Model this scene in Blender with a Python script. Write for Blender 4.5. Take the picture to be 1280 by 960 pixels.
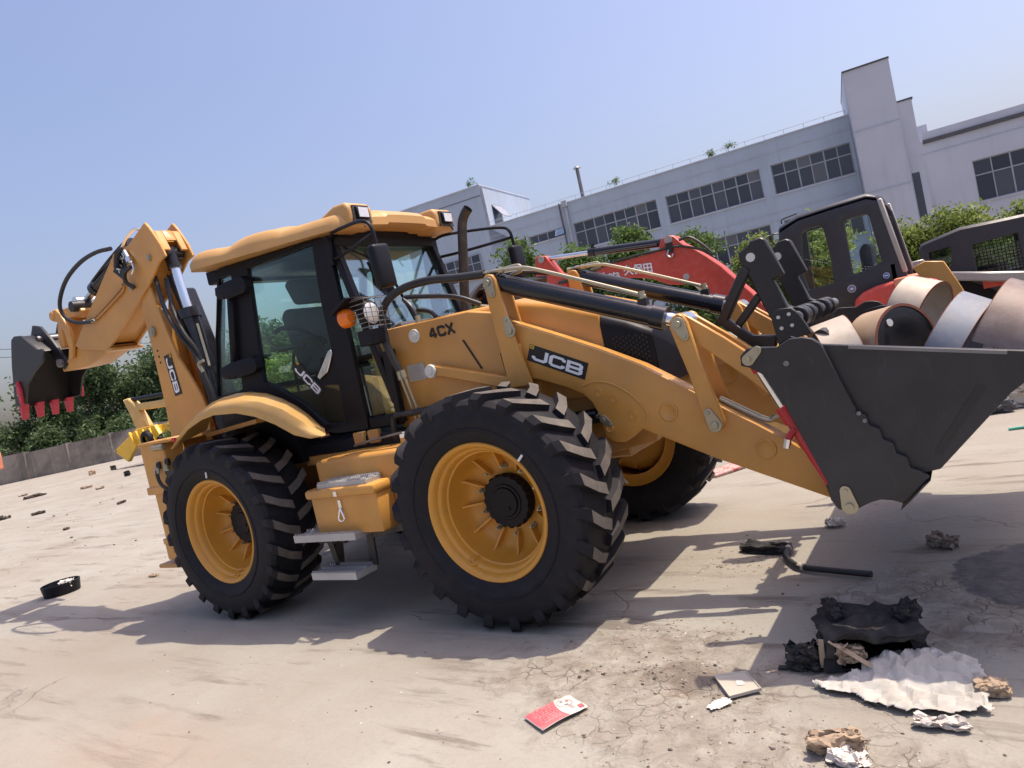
import bpy, bmesh, math, random
from mathutils import Vector, Matrix, noise
random.seed(7)
R = math.radians
SC = bpy.context.scene
COL = SC.collection
for o in list(bpy.data.objects):
    bpy.data.objects.remove(o)

# ------------------------------------------------------------------ camera
cam = bpy.data.objects.new('camera', bpy.data.cameras.new('camera'))
COL.objects.link(cam)
cam.data.sensor_width = 36.0
cam.data.lens = 891.48 / 1280 * 36.0
cam.data.clip_start = 0.05
cam.data.clip_end = 3000
c_r, c_u, c_f = Vector((.8174, .5337, -.2169)), Vector((.1565, .1567, .9752)), Vector((-.5545, .8310, -.0446))
m = Matrix.Identity(4)
for i in range(3):
    m[i][0], m[i][1], m[i][2] = c_r[i], c_u[i], -c_f[i]
m.translation = Vector((2.3316, -4.0938, 1.4636))
cam.matrix_world = m
SC.camera = cam

# ------------------------------------------------------------------ sky, sun, exposure
SUN_DIR = Vector((.29, .245, 1.0)).normalized()          # towards the sun
w = bpy.data.worlds.new('World')
SC.world = w
w.use_nodes = True
nt = w.node_tree
bg = nt.nodes['Background']
sky = nt.nodes.new('ShaderNodeTexSky')
sky.sky_type = 'NISHITA'
sky.sun_disc = False
sky.sun_elevation = math.asin(SUN_DIR.z)
sky.sun_rotation = math.atan2(SUN_DIR.x, SUN_DIR.y)
sky.air_density = 1.3
sky.dust_density = 5.0
sky.ozone_density = 3.5
tint = nt.nodes.new('ShaderNodeMix'); tint.data_type = 'RGBA'; tint.blend_type = 'MULTIPLY'
tint.inputs[0].default_value = 1.0
tint.inputs[7].default_value = (1.06, .955, 1.03, 1)      # slightly lavender summer haze
nt.links.new(sky.outputs['Color'], tint.inputs[6])
nt.links.new(tint.outputs[2], bg.inputs['Color'])
bg.inputs['Strength'].default_value = 0.15
sl = bpy.data.lights.new('sun', 'SUN')
sl.energy = 4.0
sl.angle = R(0.53)
sl.color = (1.0, .885, .72)
sun = bpy.data.objects.new('sun', sl)
COL.objects.link(sun)
sun.rotation_euler = (-SUN_DIR).to_track_quat('-Z', 'Y').to_euler()
sun.location = (10, 8, 30)
SC.view_settings.view_transform = 'Standard'
SC.view_settings.look = 'None'
SC.view_settings.gamma = 1
SC.view_settings.use_curve_mapping = False
SC.view_settings.exposure = 0.41

# ------------------------------------------------------------------ helpers
def empty(name, loc, label, cat, group=None):
    o = bpy.data.objects.new(name, None)
    COL.objects.link(o)
    o.location = loc
    o.empty_display_size = .2
    return tag(o, label, cat, group)

def tag(o, label=None, cat=None, group=None, kind=None):
    if label: o['label'] = label
    if cat: o['category'] = cat
    if group: o['group'] = group
    if kind: o['kind'] = kind
    return o

def root_loc(p):
    v = Vector((0, 0, 0))
    while p is not None:
        v += p.location
        p = p.parent
    return v

SIB = {}
def clusters(bm, gap=.003):
    """sets of vertex indices that hang together (islands whose boxes touch count as one piece)"""
    bm.verts.ensure_lookup_table(); bm.verts.index_update()
    seen, isl = set(), []
    for v in bm.verts:
        if v.index in seen: continue
        st, cur = [v], set()
        seen.add(v.index)
        while st:
            a = st.pop(); cur.add(a.index)
            for e in a.link_edges:
                b = e.other_vert(a)
                if b.index not in seen: seen.add(b.index); st.append(b)
        isl.append(cur)
    if len(isl) == 1: return isl
    bx = []
    for c in isl:
        cs = [bm.verts[i].co for i in c]
        bx.append(([min(q[k] for q in cs)-gap for k in range(3)], [max(q[k] for q in cs)+gap for k in range(3)]))
    par = list(range(len(isl)))
    def find(i):
        while par[i] != i: i = par[i]
        return i
    for i in range(len(isl)):
        for j in range(i):
            if all(bx[i][0][k] <= bx[j][1][k] and bx[j][0][k] <= bx[i][1][k] for k in range(3)): par[find(i)] = find(j)
    out = {}
    for i, c in enumerate(isl): out.setdefault(find(i), set()).update(c)
    return list(out.values())

class MB:
    def __init__(s):
        s.bm = bmesh.new()
    def face(s, pts):
        return s.bm.faces.new([s.bm.verts.new(p) for p in pts])
    def prism(s, pts, ax, a, b):
        def P(p, t):
            return (p[0], t, p[1]) if ax == 'y' else ((t, p[0], p[1]) if ax == 'x' else (p[0], p[1], t))
        A = [s.bm.verts.new(P(p, a)) for p in pts]
        B = [s.bm.verts.new(P(p, b)) for p in pts]
        n = len(pts)
        s.bm.faces.new(A); s.bm.faces.new(B[::-1])
        for i in range(n):
            s.bm.faces.new((A[i], B[i], B[(i+1) % n], A[(i+1) % n]))
        return A + B
    def box(s, lo, hi):
        return s.prism([(lo[0], lo[1]), (hi[0], lo[1]), (hi[0], hi[1]), (lo[0], hi[1])], 'z', lo[2], hi[2])
    def obox(s, c, size, rot=None):
        vs = s.box([-a/2 for a in size], [a/2 for a in size])
        M = Matrix.Translation(c) @ (rot.to_4x4() if rot is not None else Matrix.Identity(4))
        for v in vs: v.co = M @ v.co
        return vs
    def bar(s, p0, p1, wd, th, up=(0, 0, 1)):
        p0, p1, up = Vector(p0), Vector(p1), Vector(up)
        d = (p1-p0).normalized(); a = d.cross(up).normalized(); b = a.cross(d)
        def ring(p): return [s.bm.verts.new(p + a*x*wd/2 + b*y*th/2) for x, y in ((-1,-1),(1,-1),(1,1),(-1,1))]
        A, B = ring(p0), ring(p1)
        s.bm.faces.new(A[::-1]); s.bm.faces.new(B)
        for i in range(4): s.bm.faces.new((A[i], A[(i+1)%4], B[(i+1)%4], B[i]))
        return A+B
    def cyl(s, p0, p1, r, r1=None, n=16, caps=True):
        p0, p1 = Vector(p0), Vector(p1)
        if r1 is None: r1 = r
        d = (p1-p0).normalized()
        a = d.orthogonal().normalized(); b = d.cross(a)
        A, B = [], []
        for i in range(n):
            t = 2*math.pi*i/n
            q = a*math.cos(t)+b*math.sin(t)
            A.append(s.bm.verts.new(p0+q*r)); B.append(s.bm.verts.new(p1+q*r1))
        for i in range(n): s.bm.faces.new((A[i], A[(i+1)%n], B[(i+1)%n], B[i]))
        if caps:
            s.bm.faces.new(A[::-1]); s.bm.faces.new(B)
        return A+B
    def tube(s, pts, r, n=8, sub=6, smooth=True, caps=True):
        P = [Vector(p) for p in pts]
        if smooth and len(P) > 2:
            Q = []
            E = [P[0]*2-P[1]] + P + [P[-1]*2-P[-2]]
            for i in range(1, len(E)-2):
                for k in range(sub):
                    t = k/sub
                    a, b, c, d = E[i-1], E[i], E[i+1], E[i+2]
                    Q.append(.5*((2*b)+(c-a)*t+(2*a-5*b+4*c-d)*t*t+(3*b-a-3*c+d)*t**3))
            Q.append(P[-1]); P = Q
        rings = []
        a = None
        for i, p in enumerate(P):
            d = (P[min(i+1, len(P)-1)] - P[max(i-1, 0)]).normalized()
            if a is None: a = d.orthogonal().normalized()
            a = (a - d*a.dot(d))
            a = a.normalized() if a.length > 1e-6 else d.orthogonal().normalized()
            b = d.cross(a)
            rings.append([s.bm.verts.new(p+(a*math.cos(2*math.pi*k/n)+b*math.sin(2*math.pi*k/n))*r) for k in range(n)])
        for A, B in zip(rings, rings[1:]):
            for k in range(n): s.bm.faces.new((A[k], A[(k+1)%n], B[(k+1)%n], B[k]))
        if caps:
            s.bm.faces.new(rings[0][::-1]); s.bm.faces.new(rings[-1])
    def lathe(s, prof, o=(0,0,0), ax=(0,1,0), n=48, closed=False):
        """prof: (radius, along)"""
        o, d = Vector(o), Vector(ax).normalized()
        a = Vector((0,0,1)) if abs(d.z) < .9 else Vector((1,0,0))
        a = (a - d*a.dot(d)).normalized(); b = d.cross(a)
        rings = []
        for r, t in prof:
            if r < 1e-5: rings.append([s.bm.verts.new(o+d*t)])
            else: rings.append([s.bm.verts.new(o+d*t+(a*math.cos(2*math.pi*k/n)+b*math.sin(2*math.pi*k/n))*r) for k in range(n)])
        pr = list(zip(rings, rings[1:])) + ([(rings[-1], rings[0])] if closed else [])
        for A, B in pr:
            for k in range(n):
                k2 = (k+1) % n
                if len(A) == 1 and len(B) == 1: continue
                if len(A) == 1: s.bm.faces.new((A[0], B[k2], B[k]))
                elif len(B) == 1: s.bm.faces.new((A[k], A[k2], B[0]))
                else: s.bm.faces.new((A[k], A[k2], B[k2], B[k]))
    def loft(s, rings, closed=True, caps=True):
        V = [[s.bm.verts.new(p) for p in r] for r in rings]
        n = len(V[0])
        for A, B in zip(V, V[1:]):
            for k in range(n if closed else n-1):
                s.bm.faces.new((A[k], A[(k+1)%n], B[(k+1)%n], B[k]))
        if caps:
            s.bm.faces.new(V[0][::-1]); s.bm.faces.new(V[-1])
        return [v for r in V for v in r]
    def holed(s, outer, holes, ax, a, b):
        """plate with holes: polygon minus holes, between a and b along ax"""
        def P(p, t):
            return (p[0], t, p[1]) if ax == 'y' else ((t, p[0], p[1]) if ax == 'x' else (p[0], p[1], t))
        loops = [outer] + holes
        tmp = bmesh.new(); es = []
        for L in loops:
            vs = [tmp.verts.new(P(p, a)) for p in L]
            es += [tmp.edges.new((vs[i], vs[(i+1) % len(vs)])) for i in range(len(vs))]
        bmesh.ops.triangle_fill(tmp, use_beauty=True, use_dissolve=False, edges=es)
        k = {'x': 0, 'y': 1, 'z': 2}[ax]
        mp, mq = {}, {}
        for v in tmp.verts:
            mp[v.index if False else v] = s.bm.verts.new(v.co)
            q = v.co.copy(); q[k] = b
            mq[v] = s.bm.verts.new(q)
        for f in tmp.faces:
            s.bm.faces.new([mp[v] for v in f.verts])
            s.bm.faces.new([mq[v] for v in f.verts][::-1])
        for e in tmp.edges:
            if len(e.link_faces) == 1:
                v, u = e.verts
                s.bm.faces.new((mp[v], mp[u], mq[u], mq[v]))
        tmp.free()
    def ribbon(s, pts, th, origin, ux, uy, closed=False, nrm=None, dep=.0015):
        """flat stroke lettering: polyline (2d) as a mitred band lying on a plane"""
        P = [Vector((p[0], p[1])) for p in pts]; n = len(P)
        L, Rr = [], []
        for i in range(n):
            if closed: a, b = P[i-1], P[(i+1) % n]
            else: a, b = P[max(i-1, 0)], P[min(i+1, n-1)]
            d0 = (P[i]-a); d1 = (b-P[i])
            if d0.length < 1e-9: d0 = d1
            if d1.length < 1e-9: d1 = d0
            d0.normalize(); d1.normalize()
            n0, n1 = Vector((-d0.y, d0.x)), Vector((-d1.y, d1.x))
            mm = (n0+n1)
            mm = mm.normalized() if mm.length > 1e-6 else n0
            k = min(1/max(mm.dot(n0), .3), 1.9)
            L.append(P[i]+mm*k*th/2); Rr.append(P[i]-mm*k*th/2)
        o, ux, uy = Vector(origin), Vector(ux), Vector(uy)
        def W(q): return o+ux*q.x+uy*q.y
        for i in range(n if closed else n-1):
            j = (i+1) % n
            f = s.face([W(L[i]), W(Rr[i]), W(Rr[j]), W(L[j])])
    def poly2(s, pts, origin, ux, uy):
        o, ux, uy = Vector(origin), Vector(ux), Vector(uy)
        return s.face([o+ux*p[0]+uy*p[1] for p in pts])
    def build(s, name, mat, parent=None, bevel=0, seg=1, smooth=True, ang=38, local=False, fn=None, weld=False, split=False):
        bm = s.bm
        if weld: bmesh.ops.remove_doubles(bm, verts=bm.verts, dist=1e-4)
        if fn:
            for v in bm.verts: v.co = fn(v.co)
        bmesh.ops.recalc_face_normals(bm, faces=bm.faces)
        if bevel:
            es = [e for e in bm.edges if len(e.link_faces) == 2 and e.calc_face_angle(0) > R(30)]
            bmesh.ops.bevel(bm, geom=es, offset=bevel, segments=seg, affect='EDGES', clamp_overlap=True, profile=.5)
        if parent is not None and not local:
            off = root_loc(parent)
            for v in bm.verts: v.co -= off
        groups = clusters(bm) if split else None
        if groups and 1 < len(groups) <= 24:
            out = []
            for gset in groups:
                b2 = bm.copy(); b2.verts.ensure_lookup_table()
                bmesh.ops.delete(b2, geom=[v for v in b2.verts if v.index not in gset], context='VERTS')
                m2 = MB(); m2.bm.free(); m2.bm = b2
                out.append(m2.build(name, mat, parent, smooth=smooth, ang=ang, local=True))
            bm.free()
            SIB[out[0].name] = out[1:]
            return out[0]
        me = bpy.data.meshes.new(name)
        bm.to_mesh(me); bm.free()
        if smooth:
            me.shade_smooth()
            me.set_sharp_from_angle(angle=R(ang))
        o = bpy.data.objects.new(name, me)
        COL.objects.link(o)
        if mat is not None: me.materials.append(mat)
        o.parent = parent
        return o

def copy_tree(o, parent=None, loc=None):
    c = o.copy(); COL.objects.link(c)
    c.parent = parent
    if loc is not None: c.location = loc
    for ch in list(o.children): copy_tree(ch, c)
    return c

def mirror_copy(o, name=None):
    """the same part on the far side of the machine (mesh mirrored in y)"""
    for q in SIB.get(o.name, []): mirror_copy(q, name)
    me = o.data.copy()
    for v in me.vertices: v.co.y = -v.co.y
    me.flip_normals()
    c = bpy.data.objects.new(name or o.name.split('.')[0], me)
    COL.objects.link(c); c.parent = o.parent
    return c

def rnd(a, b): return random.uniform(a, b)

# ------------------------------------------------------------------ materials
def newmat(name):
    mt = bpy.data.materials.new(name); mt.use_nodes = True
    t = mt.node_tree
    return mt, t, t.nodes['Principled BSDF']
def N(t, kind, **kw):
    n = t.nodes.new('ShaderNode'+kind)
    for k, v in kw.items():
        if k in n.inputs.keys(): n.inputs[k].default_value = v
        else: setattr(n, k, v)
    return n
def ramp(t, src, stops):
    n = t.nodes.new('ShaderNodeValToRGB')
    e = n.color_ramp.elements
    while len(e) < len(stops): e.new(.5)
    for i, (p, c) in enumerate(stops):
        e[i].position = p
        e[i].color = c if len(c) == 4 else (*c, 1)
    t.links.new(src, n.inputs[0])
    return n.outputs[0]
def mixc(t, fac, a, b, mode='MIX'):
    n = t.nodes.new('ShaderNodeMix'); n.data_type = 'RGBA'; n.blend_type = mode
    for sock, v in ((n.inputs[0], fac), (n.inputs[6], a), (n.inputs[7], b)):
        if hasattr(v, 'is_output'): t.links.new(v, sock)
        elif isinstance(v, (int, float)): sock.default_value = v
        else: sock.default_value = (*v[:3], 1)
    return n.outputs[2]
def math_(t, op, a, b=0.0, clamp=False):
    n = t.nodes.new('ShaderNodeMath'); n.operation = op; n.use_clamp = clamp
    for sock, v in zip(n.inputs, (a, b)):
        if hasattr(v, 'is_output'): t.links.new(v, sock)
        else: sock.default_value = v
    return n.outputs[0]
def coords(t, scale=(1, 1, 1), world=False):
    if world: src = t.nodes.new('ShaderNodeNewGeometry').outputs['Position']
    else: src = t.nodes.new('ShaderNodeTexCoord').outputs['Object']
    mp = t.nodes.new('ShaderNodeMapping'); mp.inputs['Scale'].default_value = scale
    t.links.new(src, mp.inputs[0])
    return mp.outputs[0]
def noise_(t, vec, scale, detail=4, rough=.55, dist=0):
    n = N(t, 'TexNoise', Scale=scale, Detail=detail, Roughness=rough, Distortion=dist)
    t.links.new(vec, n.inputs['Vector'])
    return n.outputs['Fac']
def bump(t, b, h, strength=.3, dist=.01):
    n = N(t, 'Bump', Strength=strength, Distance=dist)
    t.links.new(h, n.inputs['Height']); t.links.new(n.outputs[0], b.inputs['Normal'])
    return n

def paint(name, col, rough=.38, dust=.25, dcol=(.42, .34, .25), metal=0, spec=.5, bmp=.05, var=.12):
    mt, t, b = newmat(name)
    v = coords(t)
    n1 = noise_(t, v, 2.3, 5); n2 = noise_(t, v, 14, 6, .65); n3 = noise_(t, v, 120, 2)
    dark = tuple(c*(1-var) for c in col); lite = tuple(min(1, c*(1+var)) for c in col)
    c = ramp(t, n1, [(.3, dark), (.7, lite)])
    dm = math_(t, 'MULTIPLY', ramp(t, n2, [(.45, (0,0,0)), (.75, (1,1,1))]), dust)
    c = mixc(t, dm, c, dcol)
    t.links.new(c, b.inputs['Base Color'])
    r = math_(t, 'ADD', math_(t, 'MULTIPLY', n2, .25), rough-.1)
    t.links.new(r, b.inputs['Roughness'])
    b.inputs['Metallic'].default_value = metal
    b.inputs['Specular IOR Level'].default_value = spec
    if bmp: bump(t, b, n3, bmp, .002)
    return mt

M = {}
M['ochre'] = paint('ochre_paint', (.54, .265, .060), .36, .16, (.36, .27, .17), 0, .5, .05, .16)
M['ochre_dusty'] = paint('dusty_ochre_paint', (.46, .23, .06), .45, .32)
M['roof'] = paint('roof_plastic', (.50, .285, .10), .5, .12)
M['fender'] = paint('fender_plastic', (.50, .30, .09), .42, .3)
M['rim'] = paint('rim_paint', (.60, .285, .036), .38, .16, (.34, .25, .15))
M['tread'] = paint('dusty_tread_rubber', (.12, .108, .097), .85, .5, (.24, .205, .17), 0, .2, .25, .3)
M['rubber'] = paint('tyre_rubber', (.012, .012, .016), .6, .12, (.11, .095, .085), 0, .22, .15)
M['black'] = paint('black_steel_paint', (.012, .012, .014), .42, .08, (.10, .09, .08))
M['blackp'] = paint('black_plastic', (.007, .007, .011), .42, .03, (.10, .09, .085), 0, .22)
M['hose'] = paint('hose_rubber', (.014, .014, .016), .45, .1, (.1, .1, .1))
M['glossblack'] = paint('cylinder_black', (.012, .012, .016), .2, .05, (.1, .1, .1))
M['chrome'] = paint('chrome_rod', (.72, .73, .75), .16, .05, (.3, .3, .3), 1)
M['zinc'] = paint('zinc_steel', (.38, .35, .26), .4, .25, (.35, .3, .22), .7)
M['galv'] = paint('galvanised_step', (.42, .43, .44), .45, .3, (.4, .36, .3), .5)
M['exhaust'] = paint('exhaust_steel', (.05, .047, .046), .5, .3, (.25, .2, .16), .5)
M['red'] = paint('red_cylinder_paint', (.45, .02, .03), .4, .1)
M['teeth'] = paint('red_tooth_paint', (.50, .03, .06), .5, .15)
M['exred'] = paint('excavator_red', (.52, .055, .035), .4, .15)
M['exorange'] = paint('orange_paint', (.62, .22, .13), .45, .2)
M['seat'] = paint('seat_cloth', (.035, .04, .055), .8, .1, (.1, .1, .12))
M['grey'] = paint('grey_machine_plastic', (.075, .075, .085), .5, .2, (.2, .19, .18))
M['silver'] = paint('silver_trim', (.38, .36, .34), .4, .2, (.3, .28, .25), .3)
M['white'] = paint('white_print', (.72, .74, .76), .5, .08, (.5, .45, .4), 0, .4, 0)
M['printblack'] = paint('black_print', (.012, .012, .012), .45, .05, (.1, .1, .1), 0, .4, 0)
M['printyellow'] = paint('yellow_print', (.62, .40, .03), .5, .1, (.3, .2, .1), 0, .4, 0)
M['printblue'] = paint('blue_print', (.03, .18, .45), .5, .05, (.3, .3, .3), 0, .4, 0)
M['printnavy'] = paint('navy_print', (.05, .04, .2), .5, .05, (.3, .3, .3), 0, .4, 0)
M['printgrey'] = paint('grey_print', (.28, .28, .28), .5, .1, (.4, .4, .4), 0, .4, 0)
M['yellow'] = paint('bright_yellow_paint', (.78, .46, .03), .4, .15)
M['tan'] = paint('faded_yellow_paint', (.55, .36, .12), .5, .3)
M['pale'] = paint('pale_label', (.62, .62, .58), .4, .1, (.4, .4, .4))
M['metalgrey'] = paint('bare_steel', (.2, .2, .21), .45, .3, (.2, .17, .14), .7)
M['lens'] = paint('lamp_lens', (.75, .76, .78), .12, .05, (.5, .5, .5), .3)
M['amber'] = paint('amber_lens', (.75, .17, .012), .15, .03, (.5, .2, .05), 0, .6)

def scuffed(name, col, rough=.45):
    """painted steel with rubbed, dusty streaks"""
    mt, t, b = newmat(name)
    v = coords(t)
    mp = t.nodes.new('ShaderNodeMapping'); mp.inputs['Scale'].default_value = (5, 5, 1.1); mp.inputs['Rotation'].default_value = (0, R(28), 0)
    t.links.new(v, mp.inputs[0])
    s1 = noise_(t, mp.outputs[0], 5, 8, .75, .3); n1 = noise_(t, v, 2.2, 6, .65); n2 = noise_(t, v, 60, 4, .7)
    c = ramp(t, n1, [(.35, col), (.75, tuple(min(1, q*2.2+.006) for q in col))])
    c = mixc(t, math_(t, 'MULTIPLY', ramp(t, s1, [(.56, (0,0,0)), (.72, (1,1,1))]), .30), c, (.10, .085, .07))
    c = mixc(t, math_(t, 'MULTIPLY', ramp(t, n2, [(.66, (0,0,0)), (.74, (1,1,1))]), .35), c, (.14, .09, .06))
    t.links.new(c, b.inputs['Base Color'])
    t.links.new(math_(t, 'ADD', math_(t, 'MULTIPLY', s1, .35), rough-.15), b.inputs['Roughness'])
    bump(t, b, n1, .25, .012)
    return mt
M['bucket'] = scuffed('scuffed_bucket_steel', (.011, .011, .013))

def glass(name, tint, refl=.9, rough=.02):
    mt, t, b = newmat(name)
    out = t.nodes['Material Output']
    tr = N(t, 'BsdfTransparent'); tr.inputs[0].default_value = (*tint, 1)
    gl = N(t, 'BsdfGlossy', Roughness=rough); gl.inputs[0].default_value = (.9, .93, 1, 1)
    fr = N(t, 'Fresnel', IOR=1.5)
    mx = t.nodes.new('ShaderNodeMixShader')
    f = math_(t, 'MULTIPLY', fr.outputs[0], refl, True)
    t.links.new(f, mx.inputs[0]); t.links.new(tr.outputs[0], mx.inputs[1]); t.links.new(gl.outputs[0], mx.inputs[2])
    # thin film of dust
    df = N(t, 'BsdfDiffuse'); df.inputs[0].default_value = (.5, .5, .48, 1)
    m2 = t.nodes.new('ShaderNodeMixShader')
    v = coords(t)
    d = ramp(t, noise_(t, v, 5, 6, .7), [(.45, (.0,)*3), (.85, (.035,)*3)])
    t.links.new(d, m2.inputs[0]); t.links.new(mx.outputs[0], m2.inputs[1]); t.links.new(df.outputs[0], m2.inputs[2])
    t.links.new(m2.outputs[0], out.inputs[0])
    return mt
M['glass'] = glass('cab_glass', (.875, .98, .96), .4)
M['glass2'] = glass('machine_glass', (.90, .97, .97), .6)
def window_pane_mat():
    mt, t, b = newmat('building_window_glass')
    v = coords(t)
    b.inputs['Base Color'].default_value = (.035, .045, .07, 1)
    t.links.new(ramp(t, noise_(t, v, .35, 2), [(.35, (.022, .03, .05)), (.7, (.06, .07, .10))]), b.inputs['Base Color'])
    oi = t.nodes.new('ShaderNodeObjectInfo')
    base = ramp(t, noise_(t, v, .35, 2), [(.35, (.022, .03, .05)), (.7, (.06, .07, .10))])
    rc = ramp(t, oi.outputs['Random'], [(.0, (.02, .027, .045)), (.45, (.045, .055, .08)), (.8, (.085, .095, .12)), (.93, (.16, .165, .18))])
    t.links.new(mixc(t, .65, base, rc), b.inputs['Base Color'])
    t.links.new(math_(t, 'ADD', math_(t, 'MULTIPLY', oi.outputs['Random'], .22), .06), b.inputs['Roughness'])
    b.inputs['Specular IOR Level'].default_value = .55
    return mt
M['darkglass'] = glass('dark_machine_glass', (.62, .70, .72), .8)
M['pane'] = window_pane_mat()

# ------------------------------------------------------------------ ground
def ground_mat():
    mt, t, b = newmat('dusty_concrete_ground')
    P = coords(t, world=True)
    big = noise_(t, P, .35, 5, .6, .4)
    mid = noise_(t, P, 2.2, 7, .62, .3)
    fine = noise_(t, P, 30, 6, .7)
    grit = noise_(t, P, 160, 3, .6)
    c = ramp(t, big, [(.3, (.275, .245, .205)), (.5, (.300, .285, .248)), (.7, (.335, .325, .288))])
    c = mixc(t, math_(t, 'MULTIPLY', ramp(t, mid, [(.42, (0,0,0)), (.7, (1,1,1))]), .42), c, (.26, .225, .18))
    c = mixc(t, math_(t, 'MULTIPLY', ramp(t, fine, [(.5, (0,0,0)), (.78, (1,1,1))]), .35), c, (.22, .195, .16))
    c = mixc(t, math_(t, 'MULTIPLY', ramp(t, grit, [(.62, (0,0,0)), (.74, (1,1,1))]), .45), c, (.18, .155, .13))
    c = mixc(t, math_(t, 'MULTIPLY', ramp(t, grit, [(.28, (1,1,1)), (.36, (0,0,0))]), .25), c, (.46, .44, .39))
    # scrape marks and tyre streaks running along the yard
    sp = t.nodes.new('ShaderNodeMapping'); sp.inputs['Scale'].default_value = (.45, 3.6, 1); sp.inputs['Rotation'].default_value = (0, 0, R(-8))
    t.links.new(P, sp.inputs[0])
    st = noise_(t, sp.outputs[0], 1.6, 8, .72, .2)
    stm = ramp(t, st, [(.53, (0,0,0)), (.62, (1,1,1))])
    st2 = ramp(t, noise_(t, P, .5, 3), [(.42, (0,0,0)), (.58, (1,1,1))])
    stm = math_(t, 'MULTIPLY', stm, st2)
    c = mixc(t, math_(t, 'MULTIPLY', stm, .8), c, (.145, .12, .10))
    sp2 = t.nodes.new('ShaderNodeMapping'); sp2.inputs['Scale'].default_value = (.25, 1.6, 1); sp2.inputs['Rotation'].default_value = (0, 0, R(14))
    t.links.new(P, sp2.inputs[0])
    c = mixc(t, math_(t, 'MULTIPLY', ramp(t, noise_(t, sp2.outputs[0], 1.1, 6, .6, .5), [(.48, (0,0,0)), (.68, (1,1,1))]), .4), c, (.24, .205, .165))
    # masks with shapes of their own
    def blob(cx, cy, rx, ry, amt=.5, sc=3.0):
        mp = t.nodes.new('ShaderNodeMapping'); mp.vector_type = 'POINT'
        mp.inputs['Location'].default_value = (-cx/rx, -cy/ry, 0); mp.inputs['Scale'].default_value = (1/rx, 1/ry, 0)
        t.links.new(P, mp.inputs[0])
        ln = t.nodes.new('ShaderNodeVectorMath'); ln.operation = 'LENGTH'
        t.links.new(mp.outputs[0], ln.inputs[0])
        nn = noise_(t, P, sc, 6, .65)
        d = math_(t, 'ADD', ln.outputs['Value'], math_(t, 'MULTIPLY', math_(t, 'SUBTRACT', nn, .5), amt*4))
        return d
    crust = ramp(t, blob(.95, -1.45, .85, .42, .55, 4), [(.65, (1,1,1)), (1.05, (0,0,0))])
    mudr = ramp(t, blob(1.95, -.75, .6, .5, .5, 4), [(.6, (1,1,1)), (1.1, (0,0,0))])
    near = ramp(t, blob(1.6, -1.95, .9, .3, .6, 5), [(.6, (1,1,1)), (1.1, (0,0,0))])
    mud = math_(t, 'MAXIMUM', math_(t, 'MAXIMUM', crust, mudr), math_(t, 'MULTIPLY', near, .8))
    mv = noise_(t, P, 9, 7, .7, .6)
    mudc = ramp(t, mv, [(.3, (.15, .12, .095)), (.46, (.245, .215, .175)), (.62, (.335, .31, .265)), (.8, (.39, .37, .325))])
    c = mixc(t, math_(t, 'MULTIPLY', mud, .85), c, mudc)
    vor = N(t, 'TexVoronoi', Scale=11.0); vor.feature = 'DISTANCE_TO_EDGE'
    dn = N(t, 'TexNoise', Scale=7.0, Detail=4.0)
    t.links.new(P, dn.inputs['Vector'])
    vm = t.nodes.new('ShaderNodeVectorMath'); vm.operation = 'MULTIPLY_ADD'
    vm.inputs[1].default_value = (.16, .16, .16)
    t.links.new(dn.outputs['Color'], vm.inputs[0]); t.links.new(P, vm.inputs[2])
    t.links.new(vm.outputs[0], vor.inputs['Vector'])
    crk = ramp(t, vor.outputs['Distance'], [(.0, (1,1,1)), (.045, (0,0,0))])
    crkm = math_(t, 'MULTIPLY', math_(t, 'MULTIPLY', crk, .7), math_(t, 'MULTIPLY', mud, ramp(t, noise_(t, P, 3.5, 3), [(.42, (0,0,0)), (.6, (1,1,1))])))
    c = mixc(t, math_(t, 'MULTIPLY', crkm, .8), c, (.09, .075, .06))
    # long thin cracks in the concrete
    v2 = N(t, 'TexVoronoi', Scale=.55); v2.feature = 'DISTANCE_TO_EDGE'
    vm2 = t.nodes.new('ShaderNodeVectorMath'); vm2.operation = 'MULTIPLY_ADD'; vm2.inputs[1].default_value = (.5, .5, .5)
    dn2 = N(t, 'TexNoise', Scale=2.2, Detail=6.0); t.links.new(P, dn2.inputs['Vector'])
    t.links.new(dn2.outputs['Color'], vm2.inputs[0]); t.links.new(P, vm2.inputs[2]); t.links.new(vm2.outputs[0], v2.inputs['Vector'])
    lc = ramp(t, v2.outputs['Distance'], [(.0, (1,1,1)), (.006, (0,0,0))])
    lc = math_(t, 'MULTIPLY', lc, ramp(t, noise_(t, P, .8, 3), [(.5, (0,0,0)), (.6, (1,1,1))]))
    c = mixc(t, math_(t, 'MULTIPLY', lc, .45), c, (.12, .1, .085))
    # darker brown pit and the wet oil-black patch
    pit = ramp(t, blob(1.1, -1.46, .22, .16, .5, 8), [(.5, (1,1,1)), (1.0, (0,0,0))])
    c = mixc(t, math_(t, 'MULTIPLY', pit, .6), c, (.13, .095, .07))
    wet = ramp(t, blob(2.36, -.36, .34, .40, .16, 7), [(.92, (1,1,1)), (.99, (0,0,0))])
    wc = ramp(t, noise_(t, P, 14, 6, .7), [(.35, (.075, .07, .072)), (.7, (.15, .14, .14))])
    c = mixc(t, math_(t, 'MULTIPLY', wet, .93), c, wc)
    # faint reddish dust at the front left
    red = ramp(t, blob(-1.2, -2.6, 1.0, .5, .5, 2), [(.5, (1,1,1)), (1.2, (0,0,0))])
    c = mixc(t, math_(t, 'MULTIPLY', red, .13), c, (.46, .30, .22))
    t.links.new(c, b.inputs['Base Color'])
    rr = math_(t, 'SUBTRACT', .9, math_(t, 'MULTIPLY', wet, .25))
    t.links.new(rr, b.inputs['Roughness'])
    b.inputs['Specular IOR Level'].default_value = .25
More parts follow.
